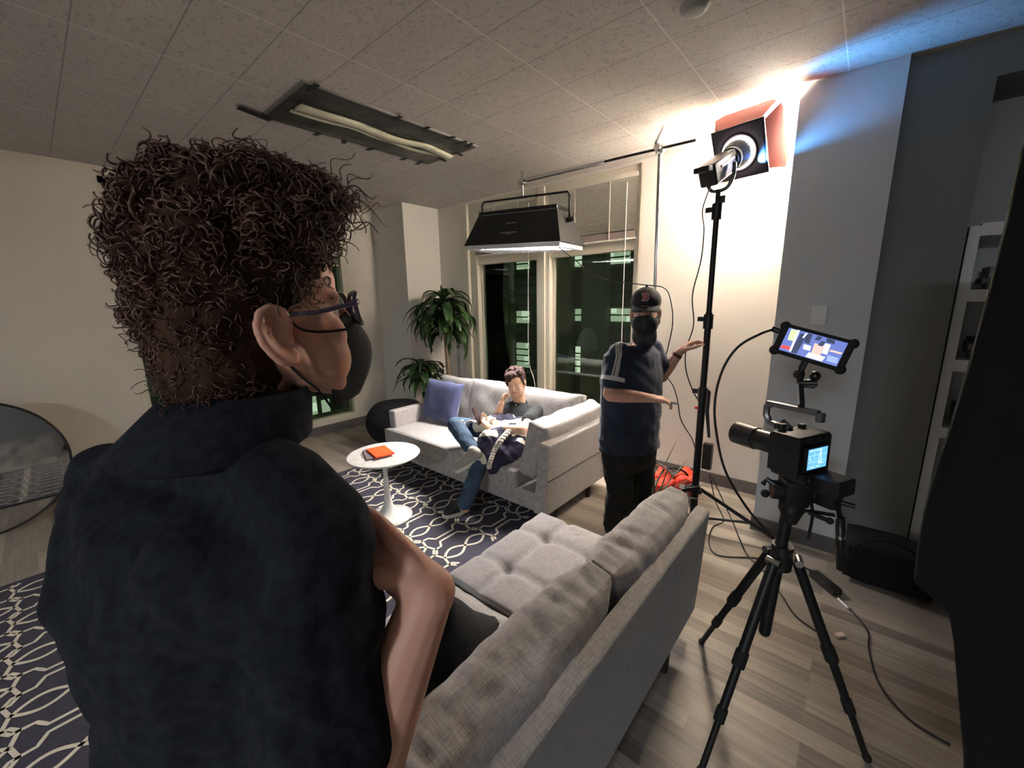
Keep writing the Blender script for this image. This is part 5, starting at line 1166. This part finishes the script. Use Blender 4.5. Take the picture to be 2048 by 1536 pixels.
# three stripes down the sleeve, laid on the cloth
from mathutils.bvhtree import BVHTree
bv_ = BVHTree.FromPolygons([v.co for v in tee.data.vertices], [p.vertices for p in tee.data.polygons])
tee_off = tee.matrix_parent_inverse
M_str = mat('white_stripe_cloth', (.62, .60, .55), .8)
outd = (ts*.45-tfw*.45+V(0, 0, .15)).normalized(); outd = (CC-rs); outd.z = 0; outd = (outd-dr*outd.dot(dr)).normalized()
for k_ in (-1, 0, 1):
    ln = []; off_d = dr.cross(outd).normalized()*k_*.019
    nk = PY(1283, 668, 2.40)
    path = [nk, nk.lerp(rs, .5)+V(0, 0, .07), rs+V(0, 0, .06)+outd*.05, rs+outd*.1+dr*.03, rs.lerp(sre, .5)+outd*.1, sre+outd*.1]
    for p in bez(path, 8):
        loc_, nrm_, _i, _d = bv_.find_nearest(p+off_d*(1 if True else 0))
        if loc_ is not None: ln.append((loc_+nrm_*.0025, nrm_))
    b = MB(); prev = None
    for i in range(len(ln)-1):
        d = (ln[i+1][0]-ln[i][0])
        if d.length < 1e-5: continue
        w1 = d.normalized().cross(ln[i][1]).normalized()*.0055; w2 = d.normalized().cross(ln[i+1][1]).normalized()*.0055
        b.quad(ln[i][0]-w1, ln[i+1][0]-w2, ln[i+1][0]+w2, ln[i][0]+w1)
    b.obj('stripe', M_str, t, fix=False)
pr = [('l', [(hip+V(0, 0, .02), .195, .145), (hip-V(0, 0, .08), .20, .15), (hip-V(0, 0, .16), .185, .13)], ts, tfw)]+chain([hip+ts*.09-V(0, 0, .08), kr, fr], [.11, .085, .078])+chain([hip-ts*.09-V(0, 0, .08), kl, fl], [.11, .085, .078])
blob('trousers', pr, M_blk2, t, .009, 5, wrinkle(.007, 9, V(.3, .2, 1)))
for p in (fr, fl): shoe(t, V(p.x, p.y, .016)+V(.17, -.04, 0), V(p.x, p.y, .016)-V(.08, -.02, 0), M_dsh, M_rubber)
M_cap = mat('black_cap_cloth', (.014, .013, .016), .8, nscale=60, bump=.3); M_gaiter = mat('patterned_gaiter', (.035, .037, .042), .85, nscale=16, var=.9, bump=.4)
cap = blob('baseball_cap', [('e', P(-.008, 0, .060), (.108, .088, .086), R3), ('e', P(.045, 0, .075), (.052, .060, .048), R3)], M_cap, t, .005, 4, None)
b = MB(); rr = []
for i in range(13):
    a = (i/12*2-1)*1.25; rr.append((P(.080*math.cos(a)+.012, .078*math.sin(a), .046), P(.080*math.cos(a)+.012+.078*max(0, math.cos(a))**.6, .082*math.sin(a), .030-.012*abs(math.sin(a)))))
top_ = [[b.bm.verts.new(x) for x in r] for r in rr]
for i in range(12): b.bm.faces.new([top_[i][0], top_[i+1][0], top_[i+1][1], top_[i][1]])
o = b.obj('brim', M_cap, cap, smooth='all', fix=False); bake(o, [('SOLIDIFY', dict(thickness=.004))])
b = MB(); b.ell(P(-.008, 0, .147), .008); b.obj('top_button', M_cap, cap)
# letter on the cap: a red serif letter edged in white
M_redl = mat('red_embroidery', (.45, .02, .05), .7); M_whl = mat('white_embroidery', (.62, .45, .50), .7)
lf = f_; lo_ = P(.094, .0, .098); ln_ = (f_*.86+u_*.5).normalized(); lx = -s_; ly = ln_.cross(lx).normalized(); ly = ly if ly.dot(u_) > 0 else -ly
def LB(x, y, z=0): return lo_+lx*x+ly*y+ln_*(z-.9*x*x/.1)
for mi_, g_, zz in ((M_whl, .0030, .002), (M_redl, 0, .0035)):
    b = MB()
    def rr_(x0, y0, x1, y1): b.quad(LB(x0-g_, y0-g_, zz), LB(x1+g_, y0-g_, zz), LB(x1+g_, y1+g_, zz), LB(x0-g_, y1+g_, zz))
    rr_(-.014, -.022, -.006, .022); rr_(-.019, .017, .006, .022); rr_(-.019, -.022, .008, -.017); rr_(-.010, -.002, .006, .003)
    for cy, h_, r_ in ((.0105, .0095, .012), (-.0095, .0125, .014)):
        L = 10
        for i in range(L):
            a0 = -math.pi/2+math.pi*i/L; a1 = -math.pi/2+math.pi*(i+1)/L
            ro, ri = 1, .52
            b.quad(LB(.003+(r_+g_)*math.cos(a0), cy+(h_+g_)*math.sin(a0), zz), LB(.003+(r_+g_)*math.cos(a1), cy+(h_+g_)*math.sin(a1), zz), LB(.003+(r_*ri-g_*.6)*math.cos(a1), cy+(h_*ri-g_*.6)*math.sin(a1), zz), LB(.003+(r_*ri-g_*.6)*math.cos(a0), cy+(h_*ri-g_*.6)*math.sin(a0), zz))
    b.obj('cap_letter', mi_, cap, fix=False)
nbk = PY(1284, 680, 2.44)
blob('neck_gaiter', [('e', P(.045, 0, -.062), (.071, .076, .078), R3), ('e', P(.098, 0, -.030), (.024, .020, .030), R3), ('e', P(.0, 0, -.055), (.085, .088, .050), R3), ('c', P(.01, 0, -.09), .066, P(.0, 0, -.145), .076)], M_gaiter, t, .005, 4, wrinkle(.003, 20, V(.2, .2, 1)))
eyes(P, 1.04, R3, t)
dl = (lw-le).normalized(); b = MB(); b.tube([lw-dl*.035, lw-dl*.015], [.0335, .032], 20); o = b.obj('wristwatch', mat('watch_strap', (.10, .03, .025), .6), t, smooth=True)
q = PY(1350, 806, 2.42); b = MB(); b.cyl(PY(1338, 805, 2.38), PY(1356, 807, 2.42), .007); tag(b.obj('marker_pen', mat('pen_grey', (.4, .38, .38), .4), smooth=True), 'small pale pen held by the standing person', 'pen')
